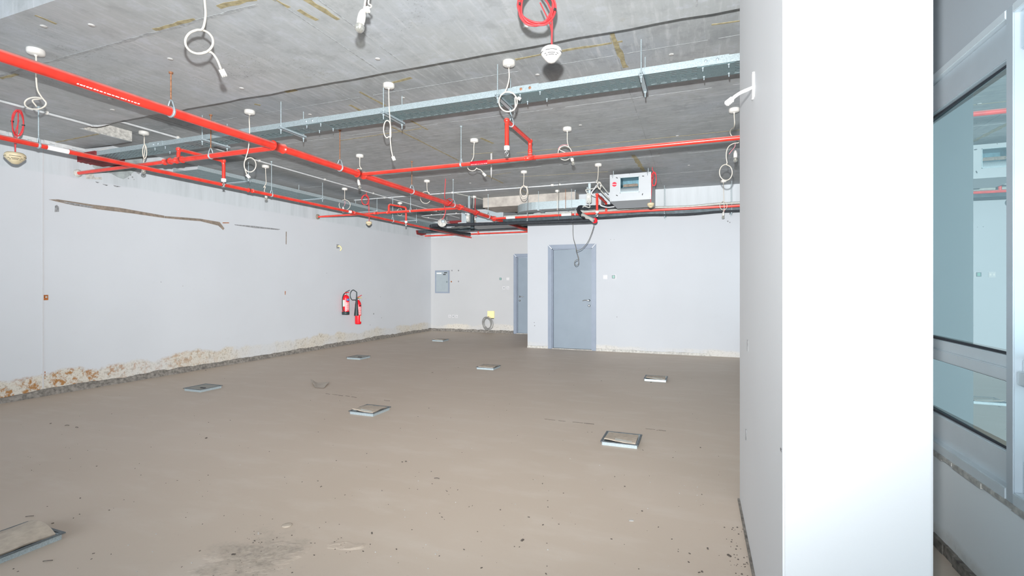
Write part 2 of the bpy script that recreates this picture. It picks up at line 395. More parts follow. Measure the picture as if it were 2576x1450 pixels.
# cement strip and skirting rubble along wall feet
def ragged(name, mat, axis, const, a, b, h, d, sgn, step=.05):
    """cement footing with a crumbling top edge that wanders along the wall"""
    n = max(4, int((b-a)/step)); v = []; f = []
    for i in range(n+1):
        t = a + (b-a)*i/n; k = mnoise.noise(Vector((t*1.7, const, 3)))*.30 + mnoise.noise(Vector((t*7, const, 9)))*.22 + mnoise.noise(Vector((t*19, const, 1)))*.12
        hh = h*(1+k); dd = d*(1+mnoise.noise(Vector((t*5, const, 20)))*.5)
        prof = [(0, 0), (dd*1.9, 0), (dd*1.2, hh*.55), (dd*.8, hh*.93), (0, hh*1.02)]
        v += [Vector((const+sgn*q, t, z)) if axis == 'y' else Vector((t, const+sgn*q, z)) for q, z in prof]
    f = [(i*5+j, i*5+(j+1) % 5, i*5+5+(j+1) % 5, i*5+5+j) for i in range(n) for j in range(5)]
    m = MB(); m.add(v, f); m.add(v[:5], [(0, 1, 2, 3, 4)]); m.add(v[-5:], [(4, 3, 2, 1, 0)])
    return struct(m, name, mat)
ragged('baseboard_left', 'cement', 'y', XL, Y0, YA, .078, .016, 1)
ragged('baseboard_back', 'cement_light', 'x', YB, D1X1, .24, .045, .014, -1)
ragged('baseboard_alcove', 'cement', 'x', YA, XL, D2X0, .075, .03, -1)
ragged('trim_1', 'cement_light', 'x', YB, XA, D1X0, .05, .012, -1)
# rough edge of plaster where the bare concrete starts on the left wall; flaky top
m = MB()
for i in range(70):
    y = rnd.uniform(1.9, 3.95); m.box(XL, XL+rnd.uniform(.008, .024), y, y+rnd.uniform(.03, .12), ZB-rnd.uniform(.015, .05), ZB+.01)
m.build('plaster_flakes', 'patch_white', wl, kind='stuff')

# doors
def door(n, y, x0, x1, top, hinge_left, handle_left):
    w = bpy.data.objects.new('door_%d' % n, None); C.objects.link(w); w.location = (x0, y, 0); w['kind'] = 'structure'; ORG[w.name] = Vector(w.location)
    t = .085
    f = MB(); Yf, Yb = y-.018, y+.16
    f.box(x0, x0+t, Yf, Yb, 0, top).box(x1-t, x1, Yf, Yb, 0, top).box(x0+t, x1-t, Yf, Yb, top-t, top)
    f.box(x0+t, x0+t+.018, y+.02, Yb, 0, top-t).box(x1-t-.018, x1-t, y+.02, Yb, 0, top-t).box(x0+t, x1-t, y+.02, Yb, top-t-.018, top-t)
    f.build('door_frame', 'door_frame_paint', w, .004)
    lf = MB().box(x0+t+.021, x1-t-.021, y+.07, y+.112, .015, top-t-.021).build('door_leaf', 'door_paint', w, .002)
    MB().box(x0+t, x1-t, y-.01, Yb, 0, .012).build('threshold', 'cement_light', w)
    hx = x0+t+.075 if handle_left else x1-t-.075; sg = 1 if handle_left else -1
    h = MB(); h.lathe([(.026, 0), (.026, .010), (.012, .012), (.010, .05)], (hx, y+.07, 1.04), (0, -1, 0), 16)
    h.tube(cr([(hx, y+.02, 1.04), (hx+sg*.03, y+.014, 1.042), (hx+sg*.08, y+.018, 1.045), (hx+sg*.13, y+.024, 1.034)], 5), .009, 8)
    h.build('door_handle', 'chrome', lf)
    MB().lathe([(.026, 0), (.026, .009), (.012, .010), (.012, .014)], (hx, y+.07, .93), (0, -1, 0), 16).build('lock', 'chrome', lf)
    ch = MB(); sc_ = .004
    for (X, s_) in ((x0, 1), (x1, -1)): ch.prism([(X+s_*.004, Yf-.001, top-.004), (X+s_*.012, Yf-.001, top-.004), (X+s_*t, Yf-.001, top-t+.006), (X+s_*t, Yf-.001, top-t-.004)], (0, -.0015, 0))
    ch.build('mitre_scratch', 'logo_white', w)
door(1, YB, D1X0, D1X1, D1T, True, False)
door(2, YA, D2X0, D2X1, 2.24, False, True)

# ------------------------------------------------------------------ marks that belong to the ceiling, walls and floor
def strip(p, q, w, z, name='tape_strip', mat='ochre', par=None, th=.002, rag=True):
    p, q = Vector((p[0], p[1], z)), Vector((q[0], q[1], z)); d = q-p; L = d.length; d.normalize(); n = Vector((-d.y, d.x, 0)); k = max(2, int(L/.06))
    a, b = [], []; w *= .8 if mat == 'ochre' else 1
    for i in range(k+1):
        c = p + d*(L*i/k); j = (lambda: 1+rnd.uniform(-.5, .25)) if rag else (lambda: 1)
        a.append(c + n*w*.5*j()); b.append(c - n*w*.5*j())
    th *= rnd.uniform(.8, 1.3); return MB().prism(a + b[::-1], (0, 0, -th)).build(name, mat, par or ceil)
def cstrip(pp, qp, w, z, **k):
    p, q = onz(*pp, z), onz(*qp, z); return strip(p, q, w, z, **k)
for pp, qp, w in (((388, 75), (490, 48), .05), ((548, 17), (640, -4), .05), ((688, -3), (727, 19), .035), ((752, 24), (797, 51), .05), ((770, -3), (851, 49), .055), ((88, 38), (142, 60), .03), ((0, 197), (45, 187), .04), ((141, 358), (248, 337), .03)):
    cstrip(pp, qp, w, ZB)
for pp, qp, w in (((905, 231), (970, 266), .035), ((880, 264), (912, 281), .05), ((988, 208), (1036, 196), .05), ((856, 354), (1060, 323), .025), ((985, 319), (1156, 405), .035), ((1035, 304), (1076, 327), .04), ((1210, 347), (1240, 361), .06),
                  ((1297, 150), (1375, 134), .04), ((1412, 128), (1566, 104), .04), ((1538, 84), (1574, 170), .07), ((1592, 390), (1621, 431), .09), ((1300, 385), (1862, 327), .02), ((1228, 443), (1285, 434), .02), ((1222, 440), (1266, 461), .04), ((1186, 388), (1240, 384), .02),
                  ((585, 221), (600, 229), .06), ((1790, 62), (1862, 52), .02), ((720, 232), (745, 226), .07), ((1308, 445), (1530, 432), .02), ((1390, 530), (1300, 470), .03), ((640, 262), (655, 265), .05)):
    cstrip(pp, qp, w, ZC)
def ridge_line(p, q, w, z):
    """fins left by the formwork joints, broken where they were knocked off"""
    p, q = Vector((*p, 0)), Vector((*q, 0)); L = (q-p).length; t = 0
    while t < L-.1:
        e = min(L, t+rnd.uniform(.35, 1.6)); a, b = p.lerp(q, t/L), p.lerp(q, e/L); strip((a.x, a.y), (b.x, b.y), w*rnd.uniform(.6, 1.2), z, name='joint_ridge', mat='ridge', th=.002); t = e + rnd.uniform(.02, .5)
for Y in (4.1, 5.1, 7.5, 8.75): ridge_line((XL+.3, Y), (1.0, Y), .012, ZC)
for X in (-5.75, -3.32, -.62): ridge_line((X, 3.6), (X, 9.6), .010, ZC)
for X in (-2.46, -2.2, -4.9, .0): ridge_line((X, 1.9), (X, 3.42), .012, ZB)
strip((XL+.2, 2.36), (-2.6, 2.33), .03, ZB, name='joint_ridge', mat='ridge', th=.0015)
for px, py, z in ((230, 63, ZB), (278, 249, ZB), (283, 276, ZB), (608, 222, ZB), (428, 148, ZB), (950, 148, ZB), (1322, 68, ZB), (110, 66, ZB), (1014, 246, ZC), (780, 288, ZC), (1352, 188, ZC), (1689, 137, ZC), (1655, 386, ZC), (1704, 342, ZC), (1460, 315, ZC), (1733, 416, ZC), (1183, 461, ZC), (860, 430, ZC)):
    o = onz(px, py, z); MB().lathe([(.021, 0), (.019, -.005), (.009, -.006)], o, (0, 0, 1), 14).build('anchor_plug', 'plug_white', ceil)

def wall_poly(pxs, X, th, name, mat, par):
    return MB().prism([onx(px, py, X) for px, py in pxs], (th, 0, 0)).build(name, mat, par)
for pl in ([(240, 457), (250, 459), (246, 461), (241, 459)], [(258, 463), (272, 466), (268, 468), (260, 465)], [(285, 466), (305, 470), (294, 471), (287, 469)]): wall_poly(pl, XL, .003, 'chip', 'tear_grey', wl)
# torn paint line on the left wall
wall_poly([(122, 502), (146, 502), (232, 515), (300, 523), (413, 543), (413, 549), (330, 537), (255, 528), (185, 517), (140, 507)], XL, .004, 'torn_strip', 'tear_brown', wl)
wall_poly([(150, 506), (185, 511), (238, 521), (225, 523), (180, 515)], XL+.004, .002, 'torn_strip', 'tear_grey', wl)
wall_poly([(414, 544), (470, 548), (505, 551), (552, 559), (564, 575), (561, 579), (549, 568), (505, 557), (468, 554), (414, 549)], XL, .006, 'torn_strip', 'tear_brown', wl)
wall_poly([(589, 565), (640, 569), (705, 577), (700, 579), (640, 574), (592, 567)], XL, .004, 'torn_strip', 'tear_grey', wl)
wall_poly([(560, 560), (576, 560), (576, 562), (560, 562)], XL, .003, 'torn_strip', 'rust', wl)
wall_poly([(719, 583), (721, 583), (720.5, 615), (718.8, 615)], XL, .003, 'torn_strip', 'tear_brown', wl)
wall_poly([(716.5, 733), (718.5, 733), (718, 742), (716.8, 742)], XL, .003, 'rust_mark', 'rust', wl)
wall_poly([(138, 518), (143, 516), (148, 521), (148, 533), (137, 534)], XL, .004, 'bare_patch', 'tear_grey', wl)
for (a, b) in ((935, 939), (943, 946), (952, 954)): wall_poly([(112, a), (114, a), (114, b), (112, b)], XL, .003, 'rust_mark', 'rust', wl)
# hole around the cable tray: cement, white plaster, firestop
wall_poly([(232, 400), (262, 385), (330, 378), (372, 392), (350, 420), (322, 445), (310, 451), (296, 446), (280, 437), (250, 434), (233, 420)], XL, .006, 'cement_patch', 'patch_grey', wl)
wall_poly([(234, 382), (262, 372), (322, 382), (300, 396), (256, 400), (238, 402)], XL, .010, 'plaster_patch', 'patch_white', wl)
m = MB(); y0, y1 = 3.925, 4.21; prof = []
for i in range(15): prof.append((y0+(y1-y0)*i/14, 3.055+mnoise.noise(Vector((i*.8, 2, 0)))*.03))
for i in range(15): prof.append((y1-(y1-y0)*i/14, 2.945+mnoise.noise(Vector((i*.8, 7, 0)))*.012))
m.prism([(XL, y, z) for y, z in prof], (.36, 0, 0)); m.build('firestop_plug', 'firestop', wl)
wall_poly([(250, 391), (256, 386), (262, 387), (266, 384), (272, 387), (278, 384), (288, 386), (296, 389), (312, 396), (314, 423), (290, 420), (262, 411), (250, 404)], XL, .014, 'firestop_patch', 'firestop', wl)
wall_poly([(214, 428), (232, 428), (236, 446), (255, 446), (256, 452), (216, 450)], XL, .008, 'plaster_patch', 'cement_light', wl)
for px, py, r in ((333, 446, .012), (337, 452, .008), (323, 449, .01), (328, 440, .012), (349, 436, .014), (345, 435, .01)):
    o = onx(px, py, XL); MB().lathe([(r, 0), (r*.6, .004)], o, (1, 0, 0), 7).build('chip', 'tear_grey', wl)
for px, py, r in ((822, 688, .008), (957, 747, .008), (940, 790, .02), (920, 752, .006), (960, 800, .012), (931, 818, .01), (405, 710, .006), (460, 720, .006)):
    o = onx(px, py, XL); MB().lathe([(r, 0), (r*.6, .002)], o, (1, 0, 0), 7).build('chip', 'tear_grey', wl)
for px, py, r in ((1536, 603, .007), (1545, 603, .006), (1831, 557, .014), (1836, 560, .012), (1552, 798, .010), (1345, 820, .012), (1344, 812, .010), (1331, 688, .006)):
    o = ony(px, py, YB); MB().lathe([(r, 0), (r*.6, .002)], o, (0, -1, 0), 7).build('chip', 'tear_grey', wb)
# scuffs on the pillar
for px, py, h in ((1881, 870, .03), (1877, 1095, .03), (1966, 1133, .004)):
    o = onx(px, py, PXL); MB().obox(o, (.002, 0, 0), (0, .012, 0), (0, 0, h)).build('scuff', 'tear_grey', wp)
# far alcove: firestop patches
MB().prism([ony(px, py, YA) for px, py in ((1124, 554), (1140, 552), (1150, 555), (1163, 550), (1162, 560), (1148, 564), (1126, 562))], (0, -.02, 0)).build('firestop_patch', 'firestop', wab)
wall_poly([(1046, 580), (1060, 579), (1064, 584), (1072, 590), (1060, 593), (1048, 590)], XL, .02, 'firestop_patch', 'firestop', wl)
# cracks on the floor
def crack(pts, gap, name='floor_crack'):
    m = MB()
    for i in range(len(pts)-1):
        a, b = onz(*pts[i], 0), onz(*pts[i+1], 0); L = (b-a).length; k = max(1, int(L/.10)); d = (b-a)/k; n = Vector((-d.y, d.x, 0)).normalized()
        for j in range(k):
            if rnd.random() < gap: continue
            p = a + d*j + n*rnd.uniform(-.008, .008); q = p + d*rnd.uniform(.5, 1); w = rnd.uniform(.002, .007)
            m.prism([p+n*w, q+n*w*.5, q-n*w, p-n*w*.4], (0, 0, .0025))
    m.build(name, 'debris_dark', fl)
crack([(820, 991), (902, 1001)], .15); crack([(965, 1008), (1000, 1013)], .2); crack([(1370, 1055), (1440, 1063), (1560, 1073), (1690, 1086)], .25)
# loose crumbs and grit on the floor: nobody could count it
m = MB()
for i in range(330):
    px, py = rnd.uniform(30, 1850), 890+560*rnd.random()**1.0; o = onz(px, py, 0)
    if o.x > .2 or o.x < XL+.05 or o.y > YB-.1: continue
    r = rnd.uniform(.0012, .0042)*(1 if rnd.random() < .9 else 2.2); a = rnd.uniform(0, PI); s = rnd.uniform(.4, 1.6)
    m.obox(o+Vector((0, 0, r*.3)), (r*s*math.cos(a), r*s*math.sin(a), 0), (-r*math.sin(a)*.6, r*math.cos(a)*.6, 0), (0, 0, r*.35))
for i in range(110):
    g = lambda s: rnd.gauss(0, s); o = onz(645+g(55), 1395+g(32), 0) if i < 80 else onz(860+g(18), 1375+g(9), 0)
    r = rnd.uniform(.0012, .005); m.lathe([(r, 0), (r*.6, r*.5)], o, (0, 0, 1), 5)
for i in range(90):
    o = Vector((.19+rnd.gauss(0, .03), rnd.uniform(1.9, 3.0), 0)); r = rnd.uniform(.002, .006); m.lathe([(r, 0), (r*.5, r*.6)], o, (0, 0, 1), 5)
tag(m.build('floor_grit', 'debris_dark', kind='stuff'), 'dark grit and crumbs of screed strewn over the dusty floor', 'grit')
m = MB()
for i in range(120):
    o = onz(rnd.uniform(300, 1800), rnd.uniform(930, 1440), 0)
    if o.x > .2: continue
    r = rnd.uniform(.002, .005); m.lathe([(r, 0), (r*.5, r*.5)], o, (0, 0, 1), 5)
tag(m.build('plaster_crumbs', 'plug_white', kind='stuff'), 'tiny white plaster crumbs scattered across the floor', 'crumbs')

# crumbled, lifted screed: a low broken crust of the floor itself
def crust(px, py, rx, ry, hgt, seed, nx=64, ny=44):
    c = onz(px, py, 0); v = []; f = []
    for j in range(ny):
        for i in range(nx):
            x, y = (i/(nx-1)*2-1), (j/(ny-1)*2-1); p = Vector((c.x+RT.x*x*rx+FW.x*y*ry, c.y+RT.y*x*rx+FW.y*y*ry, 0))
            q = p*9 + Vector((seed, seed*2, 0)); w = mnoise.fractal(p*4.5+Vector((seed, 0, 7)), 1, 2.0, 5); k = mnoise.fractal(q, .9, 2.1, 6)
            edge = 1-(x*x+y*y)**.5 + w*.55
            h = (.35+.65*min(1, max(0, k+.4)))*min(1, max(0, edge*2.2)) ; h = round(h*4)/4*.6 + h*.4
            v.append(p + Vector((0, 0, h*hgt - .0012)))
    f = [(j*nx+i, j*nx+i+1, (j+1)*nx+i+1, (j+1)*nx+i) for j in range(ny-1) for i in range(nx-1)]
    m = MB(); m.add(v, f, False); m.build('screed_crust', 'floor', fl)
crust(650, 1395, .34, .13, .0055, 1.3); crust(590, 1432, .30, .08, .005, 5.1); crust(862, 1374, .13, .045, .006, 8.2, 40, 24); crust(712, 1368, .07, .03, .005, 2.2, 24, 16)
# small loose things on the floor
o = onz(722, 1323, 0); m = MB(); m.lathe([(.026, 0), (.028, .003), (.022, .006), (.006, .005)], o, (0, 0, 1), 18); tag(m.build('plaster_disc', 'dust_lid'), 'pale round disc of dried plaster lying near broken screed', 'disc')
o = onz(1588, 1311, 0); tag(MB().obox(o+Vector((0, 0, .002)), (.012, .004, 0), (-.002, .006, 0), (0, 0, .002)).build('white_chip', 'plug_white'), 'small bright white chip lying alone on the floor', 'chip')
o = onz(1098, 1206, 0); tag(MB().tube(cr([o+Vector((-.018, 0, .004)), o+Vector((0, .004, .007)), o+Vector((.018, .008, .003))], 4), [.003]*9, 6).build('dry_leaf_scrap', 'debris_dark'), 'dark curled scrap lying in the middle of the floor', 'scrap')
for (px, py, lb, a) in ((168, 1071, 'short dark wire offcut, the one nearer the left wall', .1), (193, 1076, 'short dark wire offcut just beside another, nearer mid floor', -.4)):
    o = onz(px, py, .003); d = Vector((math.cos(a+.4), math.sin(a+.4), 0))
    tag(MB().tube(cr([o-d*.018, o+Vector((0, .003, .003)), o+d*.02], 4), .003, 6).build('wire_offcut', 'debris_dark'), lb, 'offcut', 'wire offcuts on the floor')
for (px, py, lb) in ((70, 1302, 'curled dark shaving lying behind the nearest floor box'), (115, 1415, 'thin brown twig lying in front of nearest floor box')):
    o = onz(px, py, .002); tag(MB().tube(cr([o+Vector((-.022, 0, 0)), o+Vector((0, .006, .004)), o+Vector((.016, .02, .002))], 4), .0022, 6).build('shaving', 'debris_dark'), lb, 'scrap')
# creased sheet of paper
p = [onz(*q, 0) for q in ((781, 963), (793, 977), (815, 978), (829, 965))]
v, f = [], []
for i in range(9):
    for j in range(5):
        s, t = i/8, j/4; a = p[0].lerp(p[3], s); b = p[1].lerp(p[2], s); q = a.lerp(b, t); q.z = .004 + .05*abs(s-.5)**1.5*(1.2-t) + (.02 if s < .2 else 0)*(1-t); v.append(q)
f = [(i*5+j, i*5+j+1, (i+1)*5+j+1, (i+1)*5+j) for i in range(8) for j in range(4)]
m = MB(); m.add(v + [q+Vector((0, 0, .0015)) for q in v], f + [tuple(45+k for k in q[::-1]) for q in f], True)
tag(m.build('paper_sheet', 'paper_dust'), 'dusty curled sheet of paper lying flat between floor boxes', 'paper')

# ------------------------------------------------------------------ floor boxes
def floor_box(px, py, lid, label, s=.145):
    c = onz(px, py, 0); h = .030; t = thing('floor_box', label, 'floor box', c, 'floor boxes set in the screed')
    x, y = c.x, c.y; m = MB(); k = .012
    for (a, b, e, g) in ((-s, s, -s, -s+k), (-s, s, s-k, s), (-s, -s+k, -s+k, s-k), (s-k, s, -s+k, s-k)): m.box(x+a, x+b, y+e, y+g, 0, h)
    m.build('side_frame', 'galv_bright', t)
    m = MB(); s2 = s+.012; k2 = .016
    for (a, b, e, g) in ((-s2, s2, -s2, -s2+k2), (-s2, s2, s2-k2, s2), (-s2, -s2+k2, -s2+k2, s2-k2), (s2-k2, s2, -s2+k2, s2-k2)): m.box(x+a, x+b, y+e, y+g, h, h+.005)
    m.build('rim', 'rim_dark', t)
    q = s-.014
    if lid == 'grey':
        l = MB().box(x-q, x+q, y-q, y+q, h-.006, h+.002).build('lid', 'lid_grey', t, .002)
        MB().box(x+q-.09, x+q-.02, y-q*.55, y-q*.55+.025, h+.001, h+.010).build('handle', 'black_slot', l)
    else:
        n = 9; v = []
        for j in range(n):
            for i in range(n):
                u, w = i/(n-1)*2-1, j/(n-1)*2-1; z = h+.004+.010*(1-abs(w))*.6 + .022*max(0, -w)*max(0, -u*.6+.2)*(1 if lid == 'bent' else .4) + (.045*(1-u*u)*(.5+.5*w)*(1 if lid == 'dome' else 0)) + rnd.uniform(0, .003)
                v.append(Vector((x+u*q, y+w*q*.97, z)))
        ff = [(j*n+i, j*n+i+1, (j+1)*n+i+1, (j+1)*n+i) for j in range(n-1) for i in range(n-1)]; m = MB()
        m.add(v + [p_-Vector((0, 0, .006)) for p_ in v], ff + [tuple(n*n+k_ for k_ in f_[::-1]) for f_ in ff] + [(i, n*n+i, n*n+i+1, i+1) for i in range(n-1)], True)
        m.build('lid', 'dust_lid', t)
        MB().box(x-q, x+q, y-q, y+q, .004, .012).build('inner_tray', 'rim_dark', t)
        if lid == 'bent': MB().obox((x+.03, y-s+.035, h+.012), (.07, 0, -.006), (0, .012, .006), (0, .001, .001)).build('film_edge', 'lid_grey', t)
    return t
floor_box(511, 980, 'grey', 'flush floor box with clean grey lid and black handle, nearest the left wall')
floor_box(931, 1037, 'bent', 'floor box with beige dusty lid in front of the paper sheet')
floor_box(1564, 1112, 'bent', 'floor box with dusty lid and torn film, closest to the pillar')
floor_box(902, 902, 'grey', 'distant floor box with grey lid below the fire extinguishers')
floor_box(1229, 927, 'dust', 'distant floor box with beige lid in front of the alcove opening')
floor_box(1650, 956, 'bent', 'distant floor box with raised lid in front of plain back wall')
floor_box(1108, 858, 'bent', 'farthest floor box, in the alcove below the electrical panel')
floor_box(12, 1381, 'dome', 'nearest floor box with domed dusty lid, cut by the photo edge', .16)

# ------------------------------------------------------------------ sprinkler pipework
def hanger(par, p, ztop, r, rod='galv', lug=True):
    h = MB().cyl(p+Vector((0, 0, r+.055)), (p.x, p.y, ztop), .0055, 8).lathe([(.016, 0), (.016, -.012)], (p.x, p.y, ztop), (0, 0, 1), 10).build('hanger_rod', rod, par)
    return h
def ring_strap(par, p, axis, r):
    a = Vector(axis).normalized(); side = a.cross(Vector((0, 0, 1))).normalized(); m = MB()
    m.tube([p+a*-.011, p+a*.011], r*1.13, 16)
    pts = [p + side*(r*1.1*math.cos(t)) + Vector((0, 0, r*1.1*math.sin(t) + (.055*max(0, math.sin(t))**3))) for t in [2*PI*i/20 for i in range(20)]]
    m.tube(pts, .006, 6, closed=True); m.build('ring_hanger', 'galv_bright', par)
def collar(par, p, axis, r, L=.05, mat='red_paint'):
    a = Vector(axis).normalized(); MB().tube([p-a*L, p-a*(L-.008), p-a*(L-.009), p+a*(L-.009), p+a*(L-.008), p+a*L], [r*1.32, r*1.32, r*1.18, r*1.18, r*1.32, r*1.32], 18).build('coupling', mat, par)
def clamp(par, p, axis, r, mat='red_clamp'):
    a = Vector(axis).normalized(); s = a.cross(Vector((0, 0, 1))).normalized(); m = MB()
    m.tube([p-a*.024, p-a*.02, p+a*.02, p+a*.024], [r*1.22, r*1.4, r*1.4, r*1.22], 16)
    for k in (-1, 1): m.obox(p+s*k*r*1.65, s*.018, a*.02, Vector((0, 0, .022)))
    m.build('grooved_clamp', mat, par)
def band(par, p, axis, r, L=.06):
    a = Vector(axis).normalized(); MB().tube([p-a*L, p+a*L], r*1.02, 16, cap=False).build('sticker', 'logo_white', par)
def elbow_pipe(pts, r, bend=.05):
    out = []
    for i, p in enumerate(pts):
        p = Vector(p)
        if 0 < i < len(pts)-1:
            a = (Vector(pts[i-1])-p).normalized(); b = (Vector(pts[i+1])-p).normalized()
            for t in (0, .25, .5, .75, 1): out.append((p+a*bend)*(1-t)**2 + p*2*t*(1-t) + (p+b*bend)*t*t)
        else: out.append(p)
    return out
def sprinkler_head(par, p):
    h = MB().lathe([(.028, 0), (.028, -.035), (.020, -.04)], p, (0, 0, 1), 14).build('sprinkler_head', 'logo_white', par)
    m = MB(); m.lathe([(.015, -.04), (.015, -.052)], p, (0, 0, 1), 10)
    for k in (-1, 1): m.tube(cr([p+Vector((k*.008, 0, -.05)), p+Vector((k*.020, 0, -.07)), p+Vector((k*.004, 0, -.10))], 4), .004, 6)
    m.lathe([(.004, -.052), (.006, -.075), (.004, -.098)], p, (0, 0, 1), 6); m.lathe([(.020, -.100), (.018, -.104)], p, (0, 0, 1), 12)
    m.build('deflector', 'chrome', h)
def pipe_marks(par, p, axis, r, L, toward):
    """white stencil marks low on the pipe, too small to read in the photograph"""
    a = Vector(axis).normalized(); h = (Vector(toward)-Vector(toward)*0).normalized(); m = MB(); t = -L
    while t < L:
        w = rnd.uniform(.008, .028)
        for (u, v) in ((-.95, -.75),):
            q = [p + a*x + (h*math.cos(e)+Vector((0, 0, 1))*math.sin(e))*r*1.012 for x, e in ((t, u), (t+w, u), (t+w, v+rnd.uniform(-.06, .06)), (t, v))]
            m.prism(q, (h*math.cos(-.85)+Vector((0, 0, 1))*math.sin(-.85))*.0006)
        t += w + rnd.uniform(.003, .010)
    m.build('stencil_mark', 'logo_white', par)
PZ = 2.80; XM = -4.10
def ym(px): d = dx(px, XM); return (FW*d+RT*ud(px)*d).y
t = thing('sprinkler_main_pipe', 'thick red sprinkler main pipe running the length of the room', 'pipe', (XM, 1, PZ))
rM = .040
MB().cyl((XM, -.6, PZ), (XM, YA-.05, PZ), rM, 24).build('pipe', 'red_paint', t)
for px, zt, rod in ((430, ZB, 'rusty_rod'), (855, ZC, 'rusty_rod'), (1036, ZC, 'rusty_rod'), (1140, ZC, 'galv'), (1228, ZC, 'galv')):
    p = Vector((XM, ym(px), PZ)); ring_strap(t, p, (0, 1, 0), rM); hanger(t, p, zt, rM, rod)
YA_, YB_, YC_, YD_, YE_ = 3.93, 5.27, 8.20, 9.62, 12.55
pipe_marks(t, Vector((XM, ym(268), PZ)), (0, 1, 0), rM, .20, (1, 0, 0))
for Y in (YA_, YB_): collar(t, Vector((XM, Y, PZ)), (0, 1, 0), rM, .07)
for px in (1126, 1196): clamp(t, Vector((XM, ym(px), PZ)), (0, 1, 0), rM)
for px in (1156, 1243): clamp(t, Vector((XM, ym(px), PZ)), (0, 1, 0), rM, 'red_paint')
# second run along the left wall
XP = -6.12; zP = 2.745; rP = .025
def yp(px): d = dx(px, XP); return (FW*d+RT*ud(px)*d).y
t = thing('sprinkler_pipe', 'thin red sprinkler pipe running parallel to the left wall', 'pipe', (XP, 1, zP))
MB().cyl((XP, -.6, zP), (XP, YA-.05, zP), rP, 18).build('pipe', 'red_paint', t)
for px, zt in ((97, ZB), (683, ZC), (988, ZC)):
    p = Vector((XP, yp(px), zP)); ring_strap(t, p, (0, 1, 0), rP); hanger(t, p, zt, rP)
for px in (630, 886): collar(t, Vector((XP, yp(px), zP)), (0, 1, 0), rP, .04)
for px in (145, 883): band(t, Vector((XP, yp(px), zP)), (0, 1, 0), rP, .09)
MB().tube([(XP, YA-.13, zP), (XP, YA-.11, zP-.03), (XP, YA-.11, zP-.05)], .012, 8).build('drain_plug', 'chrome', t)
# branches
t = thing('sprinkler_branch_pipe', 'red branch pipe ending at the left wall beside the tray hole', 'pipe', (XL, YA_, PZ))
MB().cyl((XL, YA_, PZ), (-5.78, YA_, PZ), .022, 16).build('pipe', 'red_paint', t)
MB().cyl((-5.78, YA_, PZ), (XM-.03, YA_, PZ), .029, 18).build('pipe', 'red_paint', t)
collar(t, Vector((-5.78, YA_, PZ)), (1, 0, 0), .029, .05); collar(t, Vector((-5.58, YA_, PZ)), (1, 0, 0), .029, .05)
MB().lathe([(.05, 0), (.045, .02), (.03, .03)], (XL, YA_, PZ), (1, 0, 0), 12).build('escutcheon', 'cement_light', t)
p = Vector((-5.08, YA_, PZ)); ring_strap(t, p, (1, 0, 0), .029); hanger(t, p, ZC, .029, 'rusty_rod')
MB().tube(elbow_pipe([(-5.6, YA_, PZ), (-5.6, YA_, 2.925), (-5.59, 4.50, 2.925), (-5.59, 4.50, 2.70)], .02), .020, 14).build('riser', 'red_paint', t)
for q in ((-5.6, YA_, 2.925), (-5.59, 4.50, 2.925)): MB().lathe([(.001, -.028), (.02, -.02), (.028, 0), (.02, .02), (.001, .028)], q, (0, 0, 1), 14).build('elbow', 'red_paint', t)
sprinkler_head(t, Vector((-5.59, 4.50, 2.70)))

t = thing('sprinkler_branch_pipe', 'red branch pipe running from the main to the pillar, sprinkler arm rising', 'pipe', (XM, YB_, PZ))
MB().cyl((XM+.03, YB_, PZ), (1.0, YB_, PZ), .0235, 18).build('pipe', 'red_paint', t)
p = ony(1160, 400, YB_); p.z = PZ; ring_strap(t, p, (1, 0, 0), .0235); hanger(t, p, ZC, .0235)
p = Vector((.75, YB_, PZ)); ring_strap(t, p, (1, 0, 0), .0235); hanger(t, p, ZC, .0235)
MB().tube(elbow_pipe([(-1.77, YB_, PZ), (-1.77, YB_, 2.99), (-1.765, 4.53, 2.99), (-1.765, 4.53, 2.735)], .02), .0215, 14).build('riser', 'red_paint', t)
for q in ((-1.77, YB_, 2.99), (-1.765, 4.53, 2.99)): MB().lathe([(.001, -.03), (.022, -.022), (.031, 0), (.022, .022), (.001, .03)], q, (0, 0, 1), 14).build('elbow', 'red_paint', t)
collar(t, Vector((-1.77, YB_, PZ)), (1, 0, 0), .0235, .06); collar(t, Vector((-1.77, YB_, 2.86)), (0, 0, 1), .0215, .03)
hanger(t, Vector((-1.765, 4.66, 2.99)), ZC, .0215); ring_strap(t, Vector((-1.765, 4.66, 2.99)), (0, 1, 0), .0215)
sprinkler_head(t, Vector((-1.765, 4.53, 2.735)))
q = ony(1206, 409, YB_); q.z = PZ
lb = MB().tube([q-Vector((.11, 0, 0)), q+Vector((.11, 0, 0))], .0242, 16, cap=False).build('pipe_label', 'ext_red', t)
pipe_marks(t, q, (1, 0, 0), .0245, .105, (0, -1, 0))

